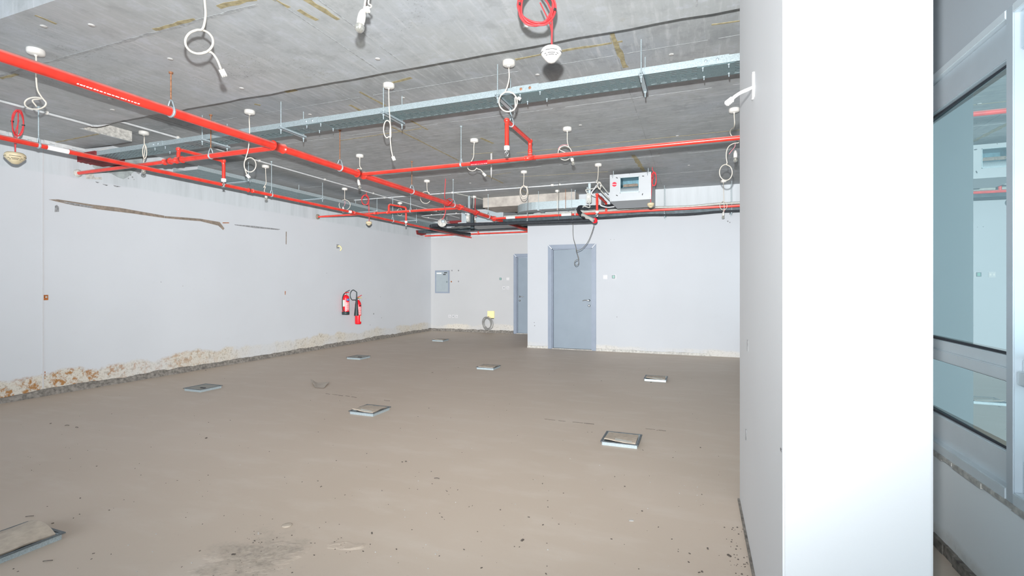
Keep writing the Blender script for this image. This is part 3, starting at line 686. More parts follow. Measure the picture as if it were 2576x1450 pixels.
t = thing('sprinkler_branch_pipe', 'red branch pipe ending at the left wall, the far one', 'pipe', (XL, YC_, PZ))
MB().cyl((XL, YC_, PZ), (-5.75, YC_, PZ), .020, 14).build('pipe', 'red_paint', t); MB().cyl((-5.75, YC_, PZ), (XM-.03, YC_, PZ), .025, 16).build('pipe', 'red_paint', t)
MB().lathe([(.055, 0), (.05, .02), (.03, .03)], (XL, YC_, PZ), (1, 0, 0), 12).build('escutcheon', 'tear_brown', t)
p = Vector((-5.2, YC_, PZ)); ring_strap(t, p, (1, 0, 0), .025); hanger(t, p, ZC, .025)
collar(t, Vector((-5.70, YC_, PZ)), (1, 0, 0), .025, .04); collar(t, Vector((-6.0, YC_, PZ)), (1, 0, 0), .022, .04)
MB().tube(elbow_pipe([(-5.70, YC_, PZ), (-5.70, YC_, 2.96), (-5.60, 8.66, 2.96), (-5.60, 8.66, 2.68)], .02), .020, 14).build('riser', 'red_paint', t)
sprinkler_head(t, Vector((-5.60, 8.66, 2.68)))

t = thing('sprinkler_branch_pipe', 'long red branch pipe passing under the white fan coil unit', 'pipe', (XM, YD_, PZ-.03))
zD = PZ-.02
MB().cyl((XM+.03, YD_, zD), (1.0, YD_, zD), .024, 16).build('pipe', 'red_paint', t)
for px in (1447,): p = ony(px, 500, YD_); p.z = zD; ring_strap(t, p, (1, 0, 0), .024); hanger(t, p, ZC, .024)
for px in (1285, 1425): q = ony(px, 500, YD_); q.z = zD; band(t, q, (1, 0, 0), .024, .10)
collar(t, Vector((ony(1447, 500, YD_).x+.08, YD_, zD)), (1, 0, 0), .024, .05)
MB().tube(elbow_pipe([(-1.66, YD_, zD), (-1.66, YD_, 2.97), (-1.66, 8.68, 2.97), (-1.66, 8.68, 2.68)], .02), .022, 14).build('riser', 'red_paint', t)
MB().lathe([(.001, -.03), (.022, -.022), (.032, 0), (.022, .022), (.001, .03)], (-1.66, 8.68, 2.97), (0, 0, 1), 14).build('elbow', 'red_paint', t)
sprinkler_head(t, Vector((-1.66, 8.68, 2.68)))

t = thing('sprinkler_branch_pipe', 'thin red pipe crossing the alcove just above its back wall paint', 'pipe', (XL, YE_, 2.81))
MB().cyl((XL, YE_, 2.81), (XA, YE_, 2.81), .020, 14).build('pipe', 'red_paint', t)
MB().tube([(-5.75, YE_, 2.81), (-5.75, YE_, 2.98)], .02, 12).build('riser', 'red_paint', t)
band(t, Vector((-3.85, YE_, 2.81)), (1, 0, 0), .02, .10); collar(t, Vector((-5.75, YE_, 2.81)), (1, 0, 0), .02, .04)

# ------------------------------------------------------------------ perforated cable trays
def tray(par, axis, a, b, c0, c1, z, h, rows, pitch, slot, near_mat, name='base_plate'):
    """axis: the way it runs; c0..c1 its width"""
    m = MB(); B = (lambda p, q, r, s, z0, z1: m.box(p, q, r, s, z0, z1)) if axis == 'x' else (lambda p, q, r, s, z0, z1: m.box(r, s, p, q, z0, z1))
    w = (c1-c0); sw = .0135; gap = (w - rows*sw)/(rows+1); th = .0015
    for i in range(rows+1): s0 = c0 + i*(gap+sw); B(a, b, s0, s0+gap, z, z+th)
    n = int((b-a)/pitch); web = pitch-slot
    for i in range(n+1):
        p = a + i*pitch; q = min(b, p+web)
        if q > p: B(p, q, c0, c1, z+.0001, z+th-.0001)
    m.build(name, 'galv_dark', par)
    for c, s in ((c0, -1), (c1, 1)):
        m = MB(); B = (lambda p, q, r, s_, z0, z1: m.box(p, q, r, s_, z0, z1)) if axis == 'x' else (lambda p, q, r, s_, z0, z1: m.box(r, s_, p, q, z0, z1))
        B(a, b, c-.001, c+.001, z, z+h); lo, hi = sorted((c, c - s*.012)); B(a, b, lo, hi, z+h-.0015, z+h); m.build('side_flange', near_mat, par)
def trapeze(par, axis, at_, c0, c1, z, zt, e=.06, rod='galv'):
    m = MB()
    if axis == 'x': m.box(at_-.02, at_+.02, c0-e, c1+e, z-.026, z-.023).box(at_-.02, at_-.017, c0-e, c1+e, z-.026, z-.002).box(at_+.017, at_+.02, c0-e, c1+e, z-.026, z-.002); ends = [(at_, c0-e*.6), (at_, c1+e*.6)]
    else: m.box(c0-e, c1+e, at_-.02, at_+.02, z-.026, z-.023).box(c0-e, c1+e, at_-.02, at_-.017, z-.026, z-.002).box(c0-e, c1+e, at_+.017, at_+.02, z-.026, z-.002); ends = [(c0-e*.6, at_), (c1+e*.6, at_)]
    h = m.build('trapeze_bracket', 'galv_bright', par)
    for x, y in ends:
        MB().cyl((x, y, z-.075), (x, y, zt), .005, 8).lathe([(.012, z-.040), (.012, z-.028)], (x, y, 0), (0, 0, 1), 6).lathe([(.012, z-.002), (.012, z+.008)], (x, y, 0), (0, 0, 1), 6).build('hanger_rod', rod, h)
def bolt(par, p, ax, mat='galv_bright', r=.010):
    MB().lathe([(r, 0), (r, .003), (r*.55, .006)], p, ax, 10).build('bolt', mat, par)
TZ, TY0, TY1 = 3.0, 3.945, 4.185
t = thing('cable_tray', 'wide perforated galvanised cable tray crossing under the ceiling to the left wall', 'cable tray', (XL, TY0, TZ))
tray(t, 'x', XL+.30, 1.0, TY0, TY1, TZ, .055, 7, .078, .046, 'galv')
for px in (540, 735, 988, 1268, 1618):
    q = ony(px, 300, 4.06); trapeze(t, 'x', q.x, TY0, TY1, TZ, ZC)
for px, mt in ((1322, 'brass'), (1790, 'galv_bright'), (778, 'galv_bright'), (392, 'galv_bright')):
    q = ony(px, 230, TY0).x
    MB().box(q-.12, q+.12, TY0-.0035, TY0-.001, TZ+.004, TZ+.060).build('splice_plate', 'galv', t)
    MB().box(q-.10, q+.16, TY0+.01, TY1-.01, TZ-.0025, TZ-.0002).build('splice_plate', 'galv_dark', t)
    for e in (-.04, .04): bolt(t, (q+e, TY0-.0035, TZ+.03), (0, -1, 0), 'rusty_rod' if mt == 'brass' else mt, .012)
    for e, f in ((-.06, .03), (.12, .03), (-.05, .20), (.13, .20)): bolt(t, (q+e, TY0+f, TZ-.0025), (0, 0, -1), 'galv_bright', .009); MB().cyl((q+e, TY0+f, TZ), (q+e, TY0+f, TZ-.03), .004, 6).build('bolt', 'galv_bright', t)

t = thing('cable_tray', 'long perforated cable tray hung beside the left wall', 'cable tray', (-7.02, 4.85, 2.975))
tray(t, 'y', 4.85, 11.9, -7.02, -6.52, 2.975, .055, 8, .11, .05, 'galv')
for Y in (5.65, 7.25, 8.9, 10.5): trapeze(t, 'y', Y, -7.02, -6.52, 2.975, ZC, .05)
t = thing('cable_tray', 'dark cable tray full of black pipes in front of the back wall', 'cable tray', (-4.0, 9.80, 2.74))
MB().box(-3.9, 1.1, 9.78, 10.0, 2.715, 2.718).box(-3.9, 1.1, 9.778, 9.781, 2.715, 2.79).box(-3.9, 1.1, 9.999, 10.002, 2.715, 2.79).build('channel', 'dark_tray', t)
for k, (yy, rr) in enumerate(((9.83, .028), (9.89, .032), (9.95, .028))):
    pts = [(x, yy + mnoise.noise(Vector((x, k, 0)))*.01, 2.755 + .012*k + mnoise.noise(Vector((x*1.3, k*5, 1)))*.014) for x in [-3.9 + .25*i for i in range(21)]]
    MB().tube(pts, rr, 10).build('insulated_pipe', 'black_foam', t)
for px in (1330, 1672, 1840):
    q = ony(px, 520, 9.85); trapeze(t, 'x', q.x, 9.78, 10.0, 2.715, ZC, .05)
t = thing('cable_tray', 'dark tray with black pipes crossing the alcove near its back wall', 'cable tray', (XL, 12.3, 2.86))
MB().box(XL, XA, 12.15, 12.4, 2.86, 2.863).box(XL, XA, 12.148, 12.151, 2.86, 2.93).build('channel', 'dark_tray', t)
for k in range(3):
    pts = [(x, 12.2 + .07*k, 2.90 + mnoise.noise(Vector((x*1.3, k*3, 2)))*.015) for x in [XL + .26*i for i in range(16)]]
    MB().tube(pts, .03, 8).build('insulated_pipe', 'black_foam', t)

# ------------------------------------------------------------------ conduits
def saddle(par, p, axis, r):
    a = Vector(axis).normalized(); s = a.cross(Vector((0, 0, 1))).normalized()
    MB().tube([p-a*.010, p+a*.010], r*1.25, 12).obox(p+Vector((0, 0, r*.7)), s*r*1.7, a*.012, Vector((0, 0, r*.5))).build('saddle', 'white_plastic', par)
rc = .0125
t = thing('white_conduit', 'white conduit fixed to the ceiling, running parallel to left wall', 'conduit', (-6.24, 1, ZB))
XC = -6.22
MB().tube(cr([(XC, -.5, ZB-.016), (XC, 1.5, ZB-.016), (XC, 3.2, ZB-.016), (XC, 3.42, ZB-.018), (XC, 3.56, ZB+.05), (XC, 3.66, ZC-.018), (XC, 3.9, ZC-.016), (XC, 7, ZC-.016), (XC, 12.3, ZC-.016)], 5), rc, 12).build('tube', 'conduit_white', t)
for Y in (3.0, 1.9, 4.35, 5.6, 7.0, 8.4, 9.8, 11.0): saddle(t, Vector((XC, Y, (ZB if Y < 3.5 else ZC)-.016)), (0, 1, 0), rc)
t = thing('white_conduit', 'white conduit crossing the far ceiling towards the fan coil unit', 'conduit', (-7.1, 8.92, ZC))
MB().tube(cr([(-7.1, 8.92, ZC-.016), (-5.5, 8.90, ZC-.016), (-4.65, 8.90, ZC-.016), (-3, 8.92, ZC-.016), (-1.80, 8.92, ZC-.016), (-1.68, 8.93, ZC-.03), (-1.64, 8.95, ZC-.10)], 6), rc, 12).build('tube', 'conduit_white', t)
for X in (-6.3, -5.3, -3.9, -3.05, -2.4): saddle(t, Vector((X, 8.91, ZC-.016)), (1, 0, 0), rc)
for X in (-4.65, -2.55): MB().lathe([(.032, 0), (.032, -.03), (.028, -.034)], (X, 8.905, ZC-.002), (0, 0, 1), 16).build('junction_box', 'white_plastic', t)
t = thing('white_conduit', 'short white conduit running from a junction box to concrete downstand', 'conduit', (-4.65, 8.93, ZC))
MB().tube([(-4.62, 8.94, ZC-.018), (-4.40, 9.78, ZC-.018), (-4.38, 12.0, ZC-.018)], rc, 12).build('tube', 'grey_conduit', t)
t = thing('white_conduit', 'white conduit loop on the alcove ceiling above the black pipe', 'conduit', (-5.6, 11, ZC))
MB().tube(cr([onz(1210, 536, 3.17), onz(1130, 539, 3.17), onz(1068, 543, 3.17), onz(1062, 546, 3.17), onz(1085, 550, 3.17), onz(1130, 559, 3.17)], 6), .012, 10).build('tube', 'conduit_white', t)
for px, py in ((1086, 541), (1148, 537), (1078, 548.5), (1118, 556)): saddle(t, onz(px, py, 3.17), (1, 0, 0), .012)
for px, py in ((1106, 538), (1124, 554)): q = onz(px, py, 3.17); MB().cyl(q, (q.x, q.y, ZC), .006, 6).build('hanger_rod', 'galv', t)

# ------------------------------------------------------------------ fan coil unit, duct and black drain pipe
FX0, FX1, FY0, FY1, FZ0, FZ1 = -1.35, -.69, 8.17, 9.0, 2.745, 3.185
t = thing('fan_coil_unit', 'white box-shaped fan coil unit with open blower hanging from the ceiling', 'air conditioner', (FX0, FY0, FZ0))
ox0, ox1, oz0, oz1 = FX0+.165, FX0+.475, FZ0+.125, FZ0+.385
m = MB(); k = .012
m.box(FX0, ox0, FY0, FY0+k, FZ0, FZ1).box(ox1, FX1, FY0, FY0+k, FZ0, FZ1).box(ox0, ox1, FY0, FY0+k, FZ0, oz0).box(ox0, ox1, FY0, FY0+k, oz1, FZ1)
m.build('front_panel', 'fcu_white', t)
m = MB(); m.box(FX0, FX0+k, FY0+k, FY1, FZ0, FZ1).box(FX1-k, FX1, FY0+k, FY1, FZ0, FZ1).box(FX0+k, FX1-k, FY1-k, FY1, FZ0, FZ1).box(FX0+k, FX1-k, FY0+k, FY1-k, FZ1-k, FZ1)
m.build('casing', 'fcu_white', t)
MB().box(FX0+k, FX1-k, FY0+k, FY1-k, FZ0, FZ0+k).build('bottom_panel', 'fcu_white', t)
m = MB()
for (a, b, c, d) in ((ox0, ox1, oz0, oz0+.008), (ox0, ox1, oz1-.008, oz1), (ox0, ox0+.008, oz0, oz1), (ox1-.008, ox1, oz0, oz1)): m.box(a, b, FY0-.006, FY0+.03, c, d)
m.build('opening_frame', 'galv', t)
bl = MB().box(ox0+.008, ox1-.008, FY0+.28, FY0+.30, oz0, oz1).box(ox0+.006, ox0+.009, FY0+.03, FY0+.30, oz0, oz1).box(ox1-.009, ox1-.006, FY0+.03, FY0+.30, oz0, oz1).box(ox0, ox1, FY0+.03, FY0+.3, oz1-.006, oz1-.003).build('blower_inside', 'fcu_teal', t)
m = MB(); zc = oz0+.06
sec = [(ox0+.008, FY0+.02 + .0, oz0+.008)]
poly = [(ox0+.008, FY0+.02+.10*(1-math.cos(a)), oz0+.008+.10*math.sin(a)) for a in [PI/2*i/8 for i in range(9)]] + [(ox0+.008, FY0+.12, oz0+.008)]
m.prism(poly, (ox1-ox0-.016, 0, 0)); m.build('blower_scroll', 'galv_bright', t)
m = MB(); m.tube(elbow_pipe([(ox0+.05, FY0+.05, oz0+.112), (ox0+.05, FY0+.04, oz0+.145), (ox1-.03, FY0+.04, oz0+.145), (ox1-.03, FY0+.05, oz0+.112)], .01, .015), .006, 8)
m.box(ox0+.05, ox1-.03, FY0+.05, FY0+.056, oz0+.108, oz0+.142).box((ox0+ox1)/2-.003, (ox0+ox1)/2+.003, FY0+.04, FY0+.05, oz0+.11, oz0+.145); m.build('cutoff_plate', 'tear_brown', t)
lg = MB().lathe([(.038, 0), (.038, .0015)], (FX0+.075, FY0, FZ0+.28), (0, -1, 0), 32).build('logo_badge', 'logo_red', t)
text_mesh('Rheem', .026, (FX0+.077, FY0-.0018, FZ0+.279), (1, 0, 0), (0, 0, 1), 'lettering', 'logo_white', lg)
for (x, z, a) in ((.115, .385, -.4), (.535, .38, 0), (.115, .095, -.4), (.525, .085, 1.35)):
    d = Vector((math.cos(a), 0, math.sin(a))); e = Vector((-math.sin(a), 0, math.cos(a))); o = Vector((FX0+x, FY0-.0008, FZ0+z))
    MB().prism([o-d*.02, o-d*.006+e*.008, o+d*.004+e*.005, o+d*.02+e*.002, o+d*.016-e*.007, o-d*.004-e*.007], (0, -.0012, 0)).build('punch_slot', 'black_slot', t)
for x in (.045, .605):
    MB().box(FX0+x-.004, FX0+x+.004, FY0-.0015, FY0, FZ1-.055, FZ1-.008).box(FX0+x-.012, FX0+x+.012, FY0-.0015, FY0, FZ1-.012, FZ1-.006).build('keyhole_slot', 'rim_dark', t)
for (x, z) in ((.025, .42), (.068, .42), (.585, .42), (.63, .42), (.02, .02), (.64, .02), (.32, .43)): bolt(t, (FX0+x, FY0, FZ0+z), (0, -1, 0), 'chrome', .006)
for x, y in ((FX0+.05, FY0+.06), (FX1-.05, FY0+.06), (FX0+.05, FY1-.06), (FX1-.05, FY1-.06)): MB().cyl((x, y, FZ1), (x, y, ZC), .006, 8).build('hanger_rod', 'galv', t)

t = thing('air_duct', 'galvanised rectangular air duct with curved end over the back wall', 'duct', (-3.6, 9.5, 2.9))
n = 10; cxy = (-3.05, 9.98)
inner, outer = [], []
for i in range(n+1):
    a = PI/2*i/n; outer.append((cxy[0]-.55*math.sin(a), cxy[1]-.55*math.cos(a))); inner.append((cxy[0]-.22*math.sin(a), cxy[1]-.22*math.cos(a)))
pl = [(-2.02, 9.43)] + outer + inner[::-1] + [(-2.02, 9.76)]
MB().prism([(x, y, 2.885) for x, y in pl], (0, 0, .155)).build('duct_body', 'galv', t)
for x in (-2.45,): MB().box(x-.015, x+.015, 9.42, 9.77, 2.878, 3.046).build('joint_flange', 'galv_bright', t)
for x in (-2.98, -2.30, -2.42):
    MB().cyl((x, 9.40, 2.865), (x, 9.40, 3.25), .005, 6).build('hanger_rod', 'rusty_rod' if x == -2.42 else 'galv', t)
MB().box(-3.0, -2.96, 9.38, 9.80, 2.858, 2.884).build('trapeze_bracket', 'galv', t)
t = thing('access_box', 'white sheet metal box at the end of the galvanised duct', 'box', (-2.0, 9.4, 2.85))
MB().box(-2.02, -1.72, 9.40, 9.75, 2.86, 3.08).build('casing', 'fcu_white', t, .004)
MB().box(-2.00, -1.98, 9.41, 9.43, 3.08, ZC).build('strap', 'galv', t)

def isolator(px, py, d, label, h=.22, w=.085):
    o = at(px, py, d); t = thing('isolator_switch', label, 'switch', o, 'isolator switches under the ceiling')
    MB().box(o.x-w/2, o.x+w/2, o.y-.035, o.y+.035, o.z-h/2, o.z+h/2).build('housing', 'grey_conduit', t, .008)
    MB().lathe([(.03, 0), (.026, .012)], (o.x, o.y-.035, o.z+h*.1), (0, -1, 0), 14).obox((o.x, o.y-.055, o.z+h*.1), (.006, 0, 0), (0, .01, 0), (0, 0, .026)).build('rotary_knob', 'white_plastic', t)
    for e in (-.025, .025): bolt(t, (o.x+e, o.y-.035, o.z-h*.38), (0, -1, 0), 'black_slot', .005)
    MB().box(o.x-.022, o.x+.022, o.y+.035, o.y+.055, o.z-h*.4, ZC-.01).build('strut', 'galv', t)
    return t, o
t, o = isolator(1482, 499, 9.0, 'grey isolator switch on a strut beside the fan coil unit', .18)
MB().tube(cr([o+Vector((.0, 0, -.09)), o+Vector((.01, 0, -.17)), at(1470, 519, 9.0), at(1466, 522, 9.02)], 5), .011, 8).build('flexible_conduit', 'grey_conduit', t)
MB().tube(cr([at(1504, 462, 8.85), at(1496, 474, 8.85), at(1488, 485, 8.9), at(1492, 492, 8.9), at(1504, 497, 8.85), at(1510, 515, 8.8), at(1520, 520, 8.8), at(1530, 522, 8.85), at(1545, 520, 8.9)], 6), .014, 8).build('flexible_conduit', 'conduit_white', t)
MB().tube(cr([at(1478, 487, 9.0), at(1474, 478, 9.0), at(1486, 476, 9.0), at(1500, 472, 8.95), at(1504, 466, 8.9)], 6), .012, 8).build('flexible_conduit', 'grey_conduit', t)
MB().tube(cr([at(1502, 465, 8.9), at(1512, 480, 8.9), at(1525, 494, 8.95), at(1537, 506, 9.05)], 6), .012, 8).build('flexible_conduit', 'grey_conduit', t)
MB().tube(cr([at(1494, 451, 8.9), at(1503, 456, 8.9), at(1515, 468, 8.95), at(1530, 487, 9.05)], 6), .012, 8).build('flexible_conduit', 'grey_conduit', t)
t, o = isolator(1178, 550, 10.3, 'grey isolator switch hanging over the alcove black pipe', .14, .07)
MB().tube(cr([o+Vector((.01, 0, .07)), at(1172, 530, 10.3), at(1180, 540, 10.3), at(1170, 537, 10.3)], 6), .012, 8).build('flexible_conduit', 'conduit_white', t)
tag(MB().box(o.x+.06, o.x+.13, o.y-.02, o.y+.03, 2.55, 2.97).cyl((o.x+.095, o.y+.005, 2.96), (o.x+.095, o.y+.005, ZC), .006, 8).build('steel_hanger', 'dark_tray'), 'dark steel hanger bar beside the alcove isolator switch', 'bracket')

def lumpy(pts, r, seed): return [r*(1+.14*mnoise.noise(Vector((i*.9, seed, 0)))) for i in range(len(pts))]
t = thing('drain_pipe', 'black foam insulated drain pipe crossing in front of the back wall', 'pipe', (-1.67, 8.56, 2.49))
e = Vector((-1.68, 8.56, 2.495))
pts = [Vector((-4.95, 8.6, 2.55)).lerp(e, i/44) for i in range(45)]
MB().tube(pts, lumpy(pts, .030, 1), 10).build('insulated_pipe', 'black_foam', t)
pts = cr([(-4.95, 8.6, 2.55), (-5.05, 8.75, 2.55), (-5.07, 9.4, 2.555), (-5.12, 10.2, 2.57), (-5.2, 10.85, 2.62)], 9)
MB().tube(pts, lumpy(pts, .030, 3), 10).build('insulated_pipe', 'black_foam', t)
a = at(1457, 523, 9.15)
pts = cr([(FX0+.03, 8.93, 2.78), at(1530, 519, 9.25), at(1500, 521, 9.2), at(1472, 522, 9.2), at(1458, 522, 9.15), at(1456, 532, 9.05), at(1468, 543, 8.8), at(1484, 551, 8.65), e], 7)
MB().tube(pts, lumpy(pts, .034, 2), 12).build('insulated_pipe', 'black_foam', t)
pts2 = [at(1466, 541, 8.82), at(1480, 549, 8.67), at(1494, 555, 8.58)]; MB().tube(pts2, .036, 12).build('pipe_sleeve', 'grey_conduit', t)
d = Vector((.25, -.85, -.3)).normalized(); MB().lathe([(.048, -.012), (.050, 0), (.048, .012), (.030, .014)], e, d, 20).build('end_cap', 'ext_red', t)
for px in (1401, 1340, 1150):
    q = Vector((-4.95, 8.6, 2.55)).lerp(e, .8 if px == 1401 else (.62 if px == 1340 else .06)); MB().cyl(q+Vector((0, 0, .02)), (q.x, q.y, ZC), .004, 6).build('hanger_rod', 'dark_cable', t)
# loose dark cable dangling in front of the door
t = thing('hanging_cable', 'thin dark cable dangling with a knot in front of the grey door', 'cable', at(1440, 535, 9.3))
MB().tube(cr([at(1438, 533, 9.4), at(1441, 560, 9.3), at(1442, 595, 9.25), at(1449, 622, 9.2), at(1453, 642, 9.2), at(1456, 655, 9.2), at(1455, 665, 9.19), at(1449, 668, 9.18), at(1445, 662, 9.17), at(1449, 655, 9.16), at(1456, 651, 9.16), at(1452, 638, 9.15), at(1449, 628, 9.12), at(1452, 631, 9.1), at(1464, 626, 9.05), at(1478, 610, 8.95), at(1488, 588, 8.8), at(1495, 565, 8.6)], 7), .0055, 7).build('cable', 'dark_cable', t)
# alcove fan coil unit seen from below
t = thing('fan_coil_unit', 'white fan coil unit deep in the alcove, seen from below', 'air conditioner', (-4.6, 11, 2.78))
MB().box(-5.28, -4.20, 10.55, 11.5, 2.80, 3.15).build('casing', 'fcu_white', t, .006)
MB().box(-5.25, -4.23, 10.54, 10.552, 2.86, 3.10).build('coil_panel', 'galv_bright', t)
for x, y in ((-5.2, 10.6), (-4.27, 10.6)): MB().cyl((x, y, 3.15), (x, y, ZC), .006, 6).build('hanger_rod', 'galv', t)
t = thing('refrigerant_pipes', 'pale and dark pipes running through the alcove ceiling void', 'pipe', (-4.5, 12, 2.95))
for k, (z, rr, mt, y) in enumerate(((2.94, .02, 'grey_conduit', 12.0), (2.99, .03, 'black_foam', 12.02), (3.06, .018, 'conduit_white', 12.0), (2.90, .014, 'galv', 11.9))):
    MB().tube(cr([(-6.3+.1*k, y, z), (-5.6, y-.05, z+.01), (-4.4, y, z), (XA, y+.05, z+.01)], 5), rr, 8).build('pipe', mt, t)
t = thing('refrigerant_pipes', 'bundle of pale pipes between the duct and the dark cable tray', 'pipe', (-3.5, 9.75, 2.85))
for k, (z, rr, mt, y) in enumerate(((2.86, .018, 'conduit_white', 9.83), (2.845, .022, 'grey_conduit', 9.76), (2.695, .020, 'black_foam', 9.74))):
    MB().tube(cr([(-3.9, y+.1, z), (-3.0, y, z-.01), (-1.5, y, z), (-.9, y, z+.012), (-.2, y, z-.012), (.4, y, z+.010), (1.05, y, z)], 5), rr, 8).build('pipe', mt, t)

# ------------------------------------------------------------------ pendant cables from ceiling roses
def loop(cx, cy, rx, ry, a0, a1, k=None, d0=0, d1=0):
    k = k or max(4, int(abs(a1-a0)/40))
    return [(cx+rx*math.sin(math.radians(a0+(a1-a0)*i/k)), cy-ry*math.cos(math.radians(a0+(a1-a0)*i/k)), d0+(d1-d0)*i/k) for i in range(k+1)]
def lamp(par, a, b, r=.024):
    """lamp holder from a down to the bulb at b"""
    a, b = Vector(a), Vector(b); ax = (b-a).normalized(); L = (b-a).length
    h = MB().lathe([(.008, -.004), (.016, .010), (.0195, .026), (.0200, .027), (.0200, L*.62), (.0185, L*.64), (.0185, L*.74)], a, ax, 16).build('lamp_holder', 'white_plastic', par)
    bb = MB(); c = b; pr = [(.012, -r*1.25), (.014, -r*.95)] + [(r*math.sin(t), -r*math.cos(t)) for t in [.75 + (PI-.80)*i/9 for i in range(10)]]
    bb.lathe(pr, c, ax, 18); bulb = bb.build('bulb', 'bulb_glass', par)
    MB().lathe([(.006, -r*1.0), (.007, -r*.2), (.003, r*.1)], c, ax, 8).build('filament_stem', 'white_plastic', bulb)
def connector(par, p, q):
    p, q = Vector(p), Vector(q); ax = (q-p).normalized(); s = ax.orthogonal().normalized(); u = ax.cross(s); m = MB()
    for k in (-1, 0, 1): m.obox(p.lerp(q, .5)+s*k*.010, s*.0042, u*.006, ax*((q-p).length*.5))
    m.obox(p.lerp(q, .4), s*.014, u*.004, ax*((q-p).length*.3)); m.build('terminal_block', 'white_plastic', par)
def pendant(label, rose, z, path, end=None, r=.0052, dd=0., bulb=None, wire=None, group='pendant cables under the ceiling', rose_r=.055, d=None):
    d = d or dz(rose[1], z); o = at(rose[0], rose[1], d); o.z = z
    t = thing('pendant_cable', label, 'pendant cable', o, group)
    MB().lathe([(rose_r*.97, 0), (rose_r, -.008), (rose_r*.98, -.026), (rose_r*.90, -.036), (rose_r*.5, -.041), (.010, -.042), (.009, -.05)], o, (0, 0, 1), 24).build('ceiling_rose', 'white_plastic', t)
    P = [o+Vector((0, 0, -.045))] + [at(p[0], p[1], d+dd+(p[2] if len(p) > 2 else 0)) for p in path]
    MB().tube(cr(P, 5), r, 8).build('cable', 'white_cable', t)
    if end: connector(t, at(*end[0], d+dd), at(*end[1], d+dd))
    if wire: MB().tube(cr([at(p[0], p[1], d+dd+.02) for p in wire], 5), .003, 6).build('wire', 'pink_wire', t)
    if bulb: lamp(t, at(*bulb[0], d+dd), at(*bulb[1], d+dd-.015))
    return t
pendant('white ceiling rose with coiled cable above the thick red pipe, nearest left wall', (90, 125), ZB,
        [(91, 150), (91, 192), (94, 225), (104, 243)] + loop(89, 260, 27, 15, 50, 760, 18, 0, .10) + [(82, 252, .1), (92, 268, .1)], r=.0055)
pendant('big looped white cable hanging nearest the camera, ending in terminal block', (512, -73), ZB,
        [(513, -30), (515, 5), (517, 40), (510, 72)] + loop(501, 105, 35, 30, -10, -560, 16, 0, .06) + [(512, 132, .06), (530, 131, .06), (545, 148, .06), (556, 174, .06)], ((557, 176), (565, 192)), d=2.77, r=.0062)
pendant('white pendant cable with one round loop behind the thick red pipe', (628, 279), ZC, dd=-.13, path=
        [(627, 300), (628, 330), (627, 352), (624, 378), (618, 398)] + loop(629, 415, 15, 18, -75, -430, 9, 0, .04) + [(616, 425, .03), (621, 440, .02)], end=((621, 440), (628, 448)))
pendant('white pendant cable tied in a tight bundle, above crossing red pipes', (362, 332), ZC, dd=-.24, path=
        [(363, 345), (363, 362)] + loop(364, 382, 5, 17, 20, 740, 18, 0, .04) + [(362, 400, .03), (362, 420, .02)], bulb=((362, 420), (361, 433)))
pendant('white pendant cable twisted in a narrow loop in front of the wide tray', (978, 212), ZC,
        [(978, 235), (979, 270), (981, 300), (983, 325), (983, 345)] + loop(974, 325, 9, 22, 150, 420, 7, 0, -.05) + [(981, 335, -.05), (982, 352, -.05), (984, 375, -.05), (988, 395, -.05)], ((988, 394), (992, 404)), dd=-.02)
pendant('white pendant cable with large loop in front of the tray, above sprinkler arm', (1280, 155), ZC,
        [(1280, 172), (1281, 195), (1277, 215), (1270, 232)] + loop(1278, 256, 23, 25, -40, -590, 15, 0, -.05) + [(1296, 246, -.05), (1304, 249, -.05)], ((1302, 246), (1310, 250)), r=.0056, dd=-.22)
pendant('white pendant cable and bulb looped behind the red pipe towards pillar', (1427, 322), ZC,
        [(1427, 338), (1427, 355), (1430, 368)] + loop(1421, 385, 17, 18, 40, -420, 12, 0, .04) + [(1437, 390, .04)], bulb=((1437, 393), (1442, 411)), wire=[(1430, 365), (1415, 365), (1406, 372), (1404, 382)])
pendant('white pendant cable with a flat loop below the red pipe label', (1193, 351), ZC,
        [(1192, 372), (1191, 395), (1184, 408)] + loop(1188, 419, 12, 11, -60, -250, 6) + [(1201, 425), (1210, 428), (1217, 438)], ((1215, 436), (1222, 443)))
pendant('white pendant cable with bulb, over the tee of the thick red main', (905, 390), ZC,
        [(905, 402), (905, 418), (909, 424)] + loop(904, 432, 8, 8, 40, -230, 6) + [(902, 450)], bulb=((901, 452), (905, 472)), wire=[(897, 440), (900, 452), (906, 455)])
pendant('white pendant cable hooped round behind the thick red main', (1074, 454), ZC,
        [(1074, 468), (1075, 480), (1079, 488)] + loop(1071, 497, 14, 15, 40, -235, 8))
pendant('white pendant cable wound in a double coil near the far conduit', (1318, 431), ZC,
        [(1318, 448), (1317, 464)] + loop(1318, 484, 10, 17, 0, 360, 9, 0, .03) + loop(1318, 482, 8, 13, 0, 350, 9, .05, .06))
pendant('white pendant cable with a short twist over the fan coil unit conduits', (1505, 413), ZC,
        [(1505, 430), (1504, 448), (1501, 460)] + loop(1508, 467, 4, 9, -40, 300, 8))
pendant('white pendant cable with wide loop and bulb near the left-hand sprinkler pipe', (867, 474), ZC,
        [(867, 488), (867, 500)] + loop(867, 516, 14, 13, 10, 540, 14, 0, .05), bulb=((863, 521), (864, 533)), wire=[(867, 506), (868, 512), (865, 520)])
pendant('small far pendant cable beyond the branch pipe with the risen arm', (1006, 510), ZC,
        [(1006, 518), (1009, 526)] + loop(1006, 534, 7, 9, 40, -260, 7))
pendant('far pendant cable and bulb hanging at the mouth of the alcove', (1192, 494), ZC,
        [(1192, 508), (1191, 525), (1193, 540)], bulb=((1193, 545), (1195, 558)), wire=[(1190, 540), (1198, 546), (1199, 542), (1193, 538)])
